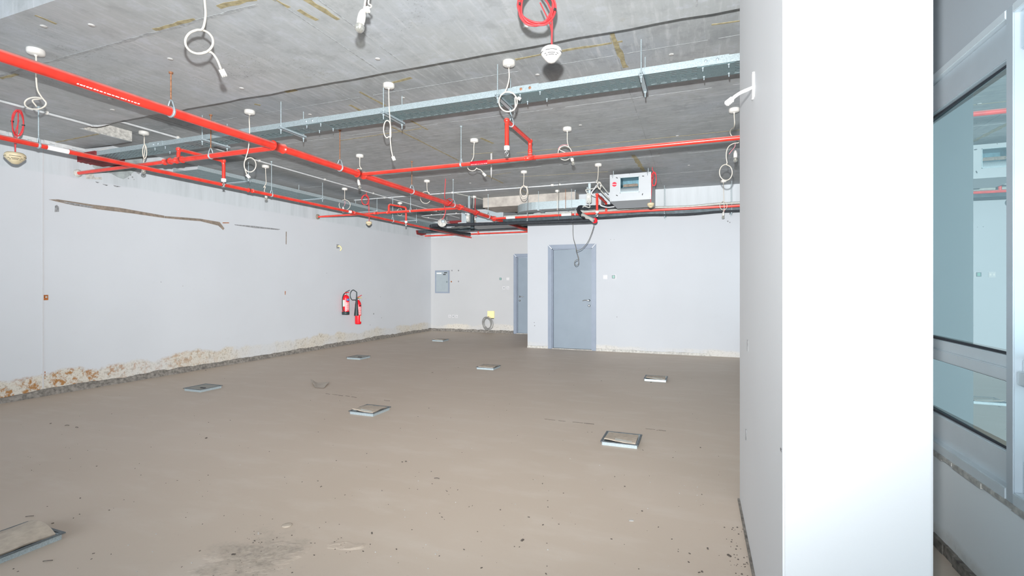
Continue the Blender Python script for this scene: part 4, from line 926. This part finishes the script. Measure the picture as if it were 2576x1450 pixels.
pendant('straight white pendant cable in front of the galvanised duct', (1402, 479), ZC, dd=-.12, path=[(1402, 495), (1402, 515), (1402, 530)], rose_r=.045)
pendant('white pendant cable with loops and bulb hanging close to the pillar', (1847, 274), ZC,
        [(1847, 292), (1848, 312), (1846, 323)] + loop(1846, 333, 9, 11, -10, -200, 5) + [(1853, 345), (1859, 358), (1846, 361), (1834, 368), (1828, 380), (1827, 395), (1829, 410)] + loop(1826, 434, 16, 20, 5, 400, 10, 0, .04), bulb=((1850, 380), (1850, 403)), wire=[(1850, 360), (1848, 370), (1840, 380), (1834, 388)])
pendant('short white pendant cable ending in a stub beside the left wall tray', (668, 417), ZC,
        [(668, 430), (669, 450), (669, 462)] + [(663, 472), (668, 470), (665, 480), (669, 490)], bulb=((669, 490), (670, 501)))
pendant('far pendant cable with loop and bulb over the back wall near pillar', (1820, 454), ZC, dd=-.16, path=
        [(1820, 475), (1821, 505)] + loop(1820, 518, 9, 11, 0, 360, 9, 0, .03) + [(1822, 522, .03), (1820, 532, .03)], bulb=((1820, 533), (1819, 547)), wire=[(1822, 525), (1823, 530), (1820, 535)])
# near bulb at the top
dB = 2.46; o = at(928, -160, dB); o.z = ZB
t = thing('pendant_cable', 'near bulb in white lamp holder hanging on knotted wires below ceiling', 'pendant cable', o, 'pendant cables under the ceiling')
MB().lathe([(.055, 0), (.055, -.006), (.053, -.018), (.038, -.027), (.01, -.029)], o, (0, 0, 1), 24).build('ceiling_rose', 'white_plastic', t)
MB().tube(cr([o+Vector((0, 0, -.03)), at(926, -60, dB), at(921, -10, dB), at(918, 8, dB), at(917, 20, dB), at(915, 28, dB)], 5), .005, 8).build('cable', 'white_cable', t)
MB().tube(cr([o+Vector((.01, 0, -.03)), at(935, -60, dB), at(929, -8, dB), at(927, 8, dB), at(934, 14, dB), at(931, 19, dB), at(923, 17, dB), at(920, 24, dB), at(922, 30, dB)], 5), .004, 8).build('cable', 'white_cable', t)
MB().tube(cr([at(920, 10, dB), at(914, 22, dB), at(913, 28, dB)], 5), .0022, 6).build('wire', 'pink_wire', t)
connector(t, at(921, 18, dB), at(924, 31, dB))
lamp(t, at(913, 27, dB), at(904.5, 70, dB-.03), .0245)

# ------------------------------------------------------------------ smoke detectors on red cable coils
def detector(label, px, py, d, wpx, coil, top, zc, wires=True, body='cream_plastic', tie=2, flat=False):
    """coil: (cx, cy, rx, ry, turns)"""
    o = at(px, py, d); tp = at(top[0], top[1], d); tp.z = zc; t = thing('smoke_detector', label, 'smoke detector', tp, 'smoke detectors dangling on red cable')
    r = wpx/2/FPX*d; h = MB()
    h.lathe([(r*.35, r*.60), (r*.78, r*.58), (r*.95, r*.42), (r, r*.26), (r, r*.08), (r*.93, -.08*r), (r*.52, -.57*r), (r*.45, -.60*r), (r*.34, -.74*r), (r*.08, -.80*r)], o, (0, 0, 1), 28)
    b = h.build('detector_body', body, t)
    m = MB(); tow = Vector((-o.x, -o.y, 0)).normalized(); base = math.atan2(tow.y, tow.x)
    for k_, (rr, zz, ph, sp) in enumerate(((.995, .06, 0, .55), (.85, -.18, 0, .42), (.85, -.18, .72, .12), (.85, -.18, -.72, .12), (.745, -.31, 0, .36), (.745, -.31, .62, .10), (.745, -.31, -.62, .10), (.99, .06, 1.2, .3), (.99, .06, -1.2, .3))):
        pts = [o + Vector((math.cos(base+ph+sp*(i/6*2-1))*r*rr, math.sin(base+ph+sp*(i/6*2-1))*r*rr, zz*r)) for i in range(7)]
        m.tube(pts, r*.030, 5)
    m.build('vent_slots', 'black_slot', b)
    cx, cy, rx, ry, turns = coil
    top_p = (cx + (top[0]-cx)*.5, cy-ry)
    P = [tp, at(top[0], top[1]+3, d), at((top[0]+top_p[0])/2, (top[1]+cy-ry)/2, d)]
    for i in range(int(turns*12)+1):
        a = 2*PI*i/12; w = 1+.05*math.sin(i*1.7)+.09*math.sin(i*.43); P.append(at(cx+rx*w*math.sin(a), cy-ry*w*math.cos(a), d+.012*math.sin(i*.9)))
    P += [at(cx+(px-cx)*.6+rx*.3, cy+ry*.2, d), at(px+1, (cy+ry+py)/2+2, d), o+Vector((0, 0, r*.58))]
    MB().tube(cr(P, 4), .0048, 7).build('cable_coil', 'red_cable', t)
    MB().tube(cr([at(cx+rx*.2, cy-ry*.2, d+.02), at(px-2, cy+ry*1.1, d+.01), o+Vector((.004, .004, r*.5))], 5), .0035, 6).build('cable', 'red_cable', t)
    for k in range(tie):
        q = at(cx+(rx if k else -rx), cy-ry*.1+ry*.3*k, d); MB().tube([q+Vector((0, 0, -.006)), q+Vector((0, 0, .006))], .012, 10).build('cable_tie', 'black_slot', t)
    return t
t = detector('large white smoke detector hanging on the near red cable, centre of ceiling', 1387, 137, 2.56, 53, (1350, 16, 44, 46, 6), (1372, -110), ZB, body='white_plastic')
detector('cream smoke detector below an oval red coil, by the left wall', 38, 397, 4.95, 41, (45, 309, 14, 32, 3), (43, 279), ZB)
detector('small cream smoke detector on a long red drop, before the far wall', 928, 562, 9.9, 15, (919, 503, 9, 12, 3), (922, 488), ZC, tie=0)
detector('cream smoke detector hanging against the fan coil unit corner', 1637, 516, 7.9, 18, (1645, 450, 6, 17, 3), (1641, 425), ZC, tie=1)
# round plate with spring clips hung on red cable
d = 8.6; o = at(1112, 561, d); tp = at(1121, 491, d+.15); tp.z = ZC
t = thing('ceiling_speaker', 'round off-white plate with spring clip hanging over the black pipe', 'speaker', tp)
ax = (Vector((0, 0, EYE))-o).normalized()*.9 + Vector((0, 0, .35)); ax.normalize()
MB().lathe([(.070, 0), (.078, .004), (.076, .010), (.040, .014), (.012, .015)], o, ax, 24).build('plate', 'cement_light', t)
MB().lathe([(.030, .012), (.034, .022), (.026, .030), (.014, .034)], o+Vector((.02, 0, .02)), ax, 14).build('driver', 'galv_bright', t)
MB().obox(o+ax*.016+Vector((-.02, 0, -.005)), (.004, 0, .018), (.003, .0, 0), ax*.004).build('spring_clip', 'black_slot', t)
MB().tube(cr([tp, at(1119, 500, d+.15), at(1131, 500, d-.10), at(1138, 505, d-.14), at(1128, 515, d-.14), at(1118, 517, d), at(1121, 530, d), at(1117, 545, d), o+Vector((0, 0, .06))], 6), .0065, 8).build('cable', 'red_cable', t)
t = thing('red_cable_coil', 'small coil of red cable by the bulb at the alcove mouth', 'cable', at(1195, 540, 10.45))
MB().tube(cr([at(1196, 500, 10.5)] + [at(1195+4*math.sin(a*.7), 543-3*math.cos(a*.7), 10.45+.01*a) for a in range(18)], 4), .006, 7).build('cable', 'red_cable', t)
# thin stick of plastic hanging from the ceiling behind the red pipe
o = onz(1236, 386, ZC); tag(MB().prism([o+Vector((-.012, 0, 0)), o+Vector((.012, 0, 0)), o+Vector((.008, 0, -.30)), o+Vector((0, 0, -.36)), o+Vector((-.010, 0, -.30))], (0, .004, 0)).build('plastic_strip', 'plug_white'), 'pale pointed plastic strip hanging behind the red pipe label', 'strip')

# white cables bursting out of the pillar
t = thing('wall_outlet_cable', 'white wires with terminal block sticking out of a slot in the pillar', 'cable', onx(1897, 215, PXL))
q = onx(1897, 217, PXL)
MB().box(PXL-.009, PXL, q.y-.02, q.y+.02, q.z-.055, q.z+.060).build('slot_plate', 'logo_white', t)
for k in range(4):
    e = Vector((0, .006*k-.01, .005*(k % 2))); MB().tube(cr([q+e+Vector((0, 0, -.005)), at(1880, 226+k, 2.26)+e, at(1862, 234+k, 2.28)+e, at(1847, 243+2*k, 2.30)+e, at(1839, 252+2*k, 2.30)+e], 5), .0036, 7).build('wire', 'logo_white', t)
a, b = at(1845, 247, 2.30), at(1826, 262, 2.30); ax = (b-a).normalized()
MB().obox(a.lerp(b, .55), ax*.022, (0, .012, 0), ax.cross(Vector((0, 1, 0)))*.011).build('terminal_block', 'logo_white', t, .003)
for k in range(4): MB().obox(a.lerp(b, .3+.2*k)+Vector((.006, -.013, -.012)), (.004, 0, 0), (0, .003, 0), (0, 0, .004)).build('screw_terminal', 'white_plastic', t)

# ------------------------------------------------------------------ fire extinguishers
XE = XL
o = onx(860, 765, XL); ye = o.y; c = Vector((XL+.105, ye, 0)); zb, zt = .70, 1.105
t = thing('fire_extinguisher', 'red powder fire extinguisher with black base, blue label, the upper one', 'fire extinguisher', (c.x, c.y, zb), 'fire extinguishers on the left wall')
R_ = .078
MB().lathe([(R_, zb+.05), (R_, zt-.03), (R_*.92, zt+.0), (R_*.6, zt+.025), (.022, zt+.035), (.02, zt+.06)], c, (0, 0, 1), 28).build('cylinder', 'ext_red', t)
MB().lathe([(R_*.98, zb), (R_*1.06, zb+.004), (R_*1.06, zb+.065), (R_*1.0, zb+.068)], c, (0, 0, 1), 28).build('base_ring', 'ext_black', t)
v = MB().lathe([(.022, zt+.045), (.024, zt+.075), (.016, zt+.08)], c, (0, 0, 1), 14).build('valve', 'chrome', t)
hd = Vector((.3, .95, 0)).normalized()
MB().obox(c+Vector((0, 0, zt+.09))+hd*.03, hd*.05+Vector((0, 0, .006)), hd.cross(Vector((0, 0, 1)))*.009, (0, 0, .007)).build('squeeze_grip', 'ext_red', v)
MB().obox(c+Vector((0, 0, zt+.118))+hd*.045, hd*.055+Vector((0, 0, .024)), hd.cross(Vector((0, 0, 1)))*.009, (0, 0, .005)).build('lever', 'ext_black', v)
sd = -hd; MB().tube(cr([c+Vector((0, 0, zt+.065)), c+sd*.06+Vector((.02, 0, zt+.06)), c+sd*.105+Vector((.03, 0, zt-.03)), c+sd*.112+Vector((.03, 0, zt-.18)), c+sd*.098+Vector((.03, 0, zt-.30)), c+sd*.07+Vector((.05, 0, zb+.07))], 6), .0105, 8).build('hose', 'ext_black', t)
fd = Vector((.72, -.69, 0)).normalized()                           # towards the room and the door side the labels face
def wrap_label(a0, a1, z0, z1, mat, name='label', par=None, rr=R_, cc=c, lab=None):
    m = MB(); n = 8; vv = []; base = math.atan2(fd.y, fd.x)
    for i in range(n+1):
        a = base + a0 + (a1-a0)*i/n
        for z in (z0, z1): vv.append(Vector((cc.x+math.cos(a)*rr*1.012, cc.y+math.sin(a)*rr*1.012, z)))
    m.add(vv, [(2*i, 2*i+2, 2*i+3, 2*i+1) for i in range(n)], True); return m.build(name, mat, par)
def wrap_text(txt, size, ang, z, mat, par, rr=R_, cc=c):
    """lettering bent round the cylinder, centred on ang"""
    o = text_mesh(txt, size, Vector((0, 0, 0)), (1, 0, 0), (0, 0, 1), 'lettering', mat, par); og = ORG.get(par.name, Vector())
    for v in o.data.vertices:
        p = v.co + og; q = ang + p.x/rr; v.co = Vector((cc.x + math.cos(q)*(rr*1.02), cc.y + math.sin(q)*(rr*1.02), z + p.z)) - og
    return o
def print_block(a0, a1, z0, z1, rows, par, rr, cc):
    """small print, too small to read in the photograph: rows of short marks"""
    m = MB(); base = math.atan2(fd.y, fd.x); h = (z1-z0)/rows
    for r in range(rows):
        t = a0
        while t < a1-.06:
            e = min(a1, t+rnd.uniform(.06, .22)); zz = z0+h*r; vv = []
            for i in range(3):
                q = base+t+(e-t)*i/2
                for z in (zz, zz+h*.55): vv.append(Vector((cc.x+math.cos(q)*rr*1.012, cc.y+math.sin(q)*rr*1.012, z)))
            m.add(vv, [(0, 2, 3, 1), (2, 4, 5, 3)], True); t = e + rnd.uniform(.03, .09)
    return m.build('small_print', 'logo_white', par)
b_ = wrap_label(.22, 2.3, zt-.095, zt-.045, 'blue_label', 'blue_label', t)
wrap_text('POWDER', .036, math.atan2(fd.y, fd.x)+1.16, zt-.070, 'logo_white', b_)
wrap_label(-1.1, -.35, zt-.22, zt-.075, 'paper_label', 'paper_label', t)
print_block(-.05, .28, zb+.09, zt-.12, 15, t, R_, c); print_block(.36, .95, zb+.10, zt-.12, 12, t, R_, c)
MB().box(XL, c.x-R_*.9, ye-.012, ye+.012, zt-.06, zt-.03).build('wall_bracket', 'galv', t)

o = onx(892, 782, XL); ye2 = o.y; c2 = Vector((XL+.10, ye2, 0)); zb2, zt2 = .455, .985
t = thing('fire_extinguisher', 'taller red gas fire extinguisher with black discharge horn, the lower one', 'fire extinguisher', (c2.x, c2.y, zb2), 'fire extinguishers on the left wall')
R2 = .072
MB().lathe([(R2*.80, zb2), (R2*.97, zb2+.012), (R2, zb2+.03), (R2, zt2-.08), (R2*.86, zt2-.03), (R2*.5, zt2+.01), (.018, zt2+.03), (.018, zt2+.05)], c2, (0, 0, 1), 28).build('cylinder', 'ext_red', t)
v = MB().lathe([(.020, zt2+.04), (.022, zt2+.08), (.014, zt2+.085)], c2, (0, 0, 1), 14).build('valve', 'chrome', t)
MB().obox(c2+Vector((0, 0, zt2+.085))+hd*.03, hd*.055+Vector((0, 0, -.004)), hd.cross(Vector((0, 0, 1)))*.009, (0, 0, .006)).build('squeeze_grip', 'yellow_tag', v)
MB().obox(c2+Vector((0, 0, zt2+.115))+hd*.035, hd*.06+Vector((0, 0, .026)), hd.cross(Vector((0, 0, 1)))*.009, (0, 0, .005)).build('lever', 'ext_red', v)
hp = c2 + Vector((.055, -.12, 0))
h0 = hp+Vector((0, 0, 1.19))
MB().tube([hp+Vector((0, 0, 1.20)), hp+Vector((0, 0, 1.10)), hp+Vector((0, 0, 1.05)), hp+Vector((.005, -.02, .66))], [.012, .014, .020, .052], 18).build('discharge_horn', 'ext_black', t)
P = [c2+Vector((.01, -.02, zt2+.06)), c2+Vector((.03, -.10, zt2+.035))] + [c2+Vector((.05, -.235+.105*math.sin(math.radians(a)), 1.135-.115*math.cos(math.radians(a)))) for a in (15, -20, -60, -100, -140, -180, -215)] + [hp+Vector((0, 0, 1.195)), hp+Vector((0, 0, 1.16))]
MB().tube(cr(P, 6), .0085, 8).build('hose', 'ext_black', t)
print_block(-.25, .15, zb2+.20, zt2-.12, 16, t, R2, c2); print_block(.22, .95, zb2+.22, zt2-.12, 12, t, R2, c2)
wrap_label(.55, 1.2, zb2+.06, zb2+.20, 'paper_label', 'paper_label', t, R2, c2)
wrap_label(.30, 1.0, zb2+.42, zb2+.445, 'ext_black', 'black_label', t, R2, c2)
MB().box(XL, c2.x-R2*.9, ye2-.012, ye2+.012, zt2-.12, zt2-.09).build('wall_bracket', 'galv', t)

# ------------------------------------------------------------------ things on the walls
o = onx(849, 622, XL)
t = thing('wall_outlet', 'cable outlet plate with a stub of cable, above the fire extinguishers', 'outlet', o)
MB().box(XL, XL+.008, o.y-.035, o.y+.035, o.z-.03, o.z+.06).build('face_plate', 'tear_grey', t)
MB().tube(cr([o+Vector((.006, .0, .02)), o+Vector((.05, .02, .02)), o+Vector((.07, .04, -.03)), o+Vector((.05, .03, -.08))], 5), .013, 8).build('cable_stub', 'yellow_plate', t)
o = onx(115, 749, XL)
t = thing('wall_outlet', 'rusty square outlet box in the left wall beside the joint', 'outlet', o)
MB().box(XL, XL+.006, o.y-.022, o.y+.022, o.z-.032, o.z+.032).build('back_box', 'rust', t)
MB().lathe([(.012, 0), (.008, .006)], (XL+.006, o.y+.004, o.z+.006), (1, 0, 0), 8).build('screw', 'cement_light', t)

a, b = ony(1095, 681, YA), ony(1131, 738, YA)
t = thing('electrical_panel', 'grey flush electrical panel with door in the alcove wall', 'panel', ((a.x+b.x)/2, YA, b.z))
fw = .04; m = MB()
m.box(a.x, b.x, YA-.015, YA, b.z, b.z+fw).box(a.x, b.x, YA-.015, YA, a.z-fw, a.z).box(a.x, a.x+fw, YA-.015, YA, b.z+fw, a.z-fw).box(b.x-fw, b.x, YA-.015, YA, b.z+fw, a.z-fw); m.build('frame', 'door_frame_paint', t)
dr = MB().box(a.x+fw, b.x-fw, YA-.022, YA-.004, b.z+fw, a.z-fw).build('panel_door', 'panel_grey', t, .003)
MB().box(b.x-fw-.05, b.x-fw-.025, YA-.03, YA-.022, (a.z+b.z)/2-.03, (a.z+b.z)/2+.02).build('latch', 'switch_dark', dr)
for (x, w, z, mt) in ((a.x+.14, .08, .085, 'logo_white'), (a.x+.36, .05, .07, 'black_slot'), (b.x-.16, .045, .12, 'black_slot')): MB().box(x-w, x+w, YA-.0232, YA-.022, a.z-z-.014, a.z-z+.014).build('name_plate', mt, dr)
def plate(name, label, cat, px, py, Y, w=.045, kind='socket', group=None):
    o = ony(px, py, Y); t = thing(name, label, cat, o, group)
    p_ = MB().box(o.x-w, o.x+w, Y-.010, Y, o.z-.045, o.z+.045).build('face_plate', 'switch_white', t, .003)
    m = MB()
    if kind == 'socket':
        for (x, z) in ((0, .014), (-.012, -.012), (.012, -.012)): m.box(o.x+x-.004, o.x+x+.004, Y-.0112, Y-.010, o.z+z-.007, o.z+z+.007)
        m.build('pin_hole', 'switch_dark', p_); MB().box(o.x+.016, o.x+.028, Y-.014, Y-.010, o.z+.012, o.z+.032).build('rocker', 'white_plastic', p_)
    elif kind == 'data':
        m.box(o.x-.013, o.x+.013, Y-.0112, Y-.010, o.z-.015, o.z+.012); m.build('jack', 'switch_dark', p_)
    elif kind == 'stat':
        m.box(o.x-.042, o.x+.022, Y-.026, Y-.010, o.z-.036, o.z+.036); m.build('housing', 'switch_dark', t, .004)
        MB().box(o.x-.026, o.x+.010, Y-.0275, Y-.026, o.z-.024, o.z+.026).build('screen', 'screen_green', t)
    else:
        for e in (-.022, .022): m.box(o.x+e-.010, o.x+e+.010, Y-.0135, Y-.010, o.z-.016, o.z+.016)
        m.build('rocker', 'white_plastic', p_)
    return t
g = 'wall plates in the alcove'
plate('wall_socket', 'white power socket under the electrical panel, first of the row of three', 'socket', 1131.5, 796, YA, group=g)
plate('wall_socket', 'white data socket under the electrical panel, middle of the three', 'socket', 1140.5, 796, YA, kind='data', group=g)
plate('wall_socket', 'white power socket under the electrical panel, last of the three', 'socket', 1149, 796.5, YA, group=g)
plate('thermostat', 'small thermostat with dark screen on the alcove wall', 'thermostat', 1260.5, 702, YA, kind='stat', group=g)
plate('light_switch', 'white switch plate on alcove wall beside the thermostat', 'switch', 1278, 702, YA, kind='switch', group=g)
plate('wall_socket', 'grey data plate below the alcove thermostat', 'socket', 1268, 724.5, YA, kind='data', group=g)
plate('wall_socket', 'white socket plate below the alcove light switch', 'socket', 1278, 724.5, YA, group=g)
plate('light_switch', 'white switch plate on the back wall right beside grey door', 'switch', 1523, 697.5, YB, kind='switch')
plate('thermostat', 'thermostat with green screen on back wall, near the grey door', 'thermostat', 1545, 697, YB, kind='stat')
for px, py, lb in ((1137, 681, 'upper wall anchor nearest the electrical panel'), (1153.5, 681, 'upper wall anchor farther from electrical panel'), (1135.5, 709, 'lower orange wall anchor nearest the electrical panel'), (1153.5, 708.5, 'lower wall anchor farther from electrical panel')):
    o = ony(px, py, YA); tag(MB().lathe([(.022, 0), (.016, .012), (.008, .014)], o, (0, -1, 0), 8).build('wall_anchor', 'rust' if 'orange' in lb else 'tear_grey'), lb, 'anchor', 'wall anchors by the panel')
o = ony(1235.5, 792, YA)
t = thing('floor_cable_outlet', 'yellowish outlet plate on alcove wall with coil of grey cable hanging', 'outlet', o)
MB().box(o.x-.105, o.x+.105, YA-.03, YA, o.z-.10, o.z+.105).build('cover_plate', 'yellow_plate', t, .004)
MB().box(o.x-.10, o.x+.10, YA-.034, YA-.028, o.z-.118, o.z-.098).build('tape', 'black_slot', t)
c3 = ony(1228, 813, YA-.08); P = [o+Vector((-.06, -.03, -.05))]
for i in range(66):
    a = 2*PI*i/14; w = 1+.13*math.sin(i*.37); P.append(c3+Vector((.125*w*math.sin(a)+.02*math.sin(i*.21), -.05+.05*math.sin(i*.3), .165*w*math.cos(a)-.01)))
MB().tube(cr(P, 3), .011, 7).build('cable_coil', 'grey_cable', t)
MB().lathe([(.05, 0), (.05, .02), (.03, .03)], o+Vector((-.05, -.03, -.09)), (0, -1, 0), 14).build('gland', 'cream_plastic', t)
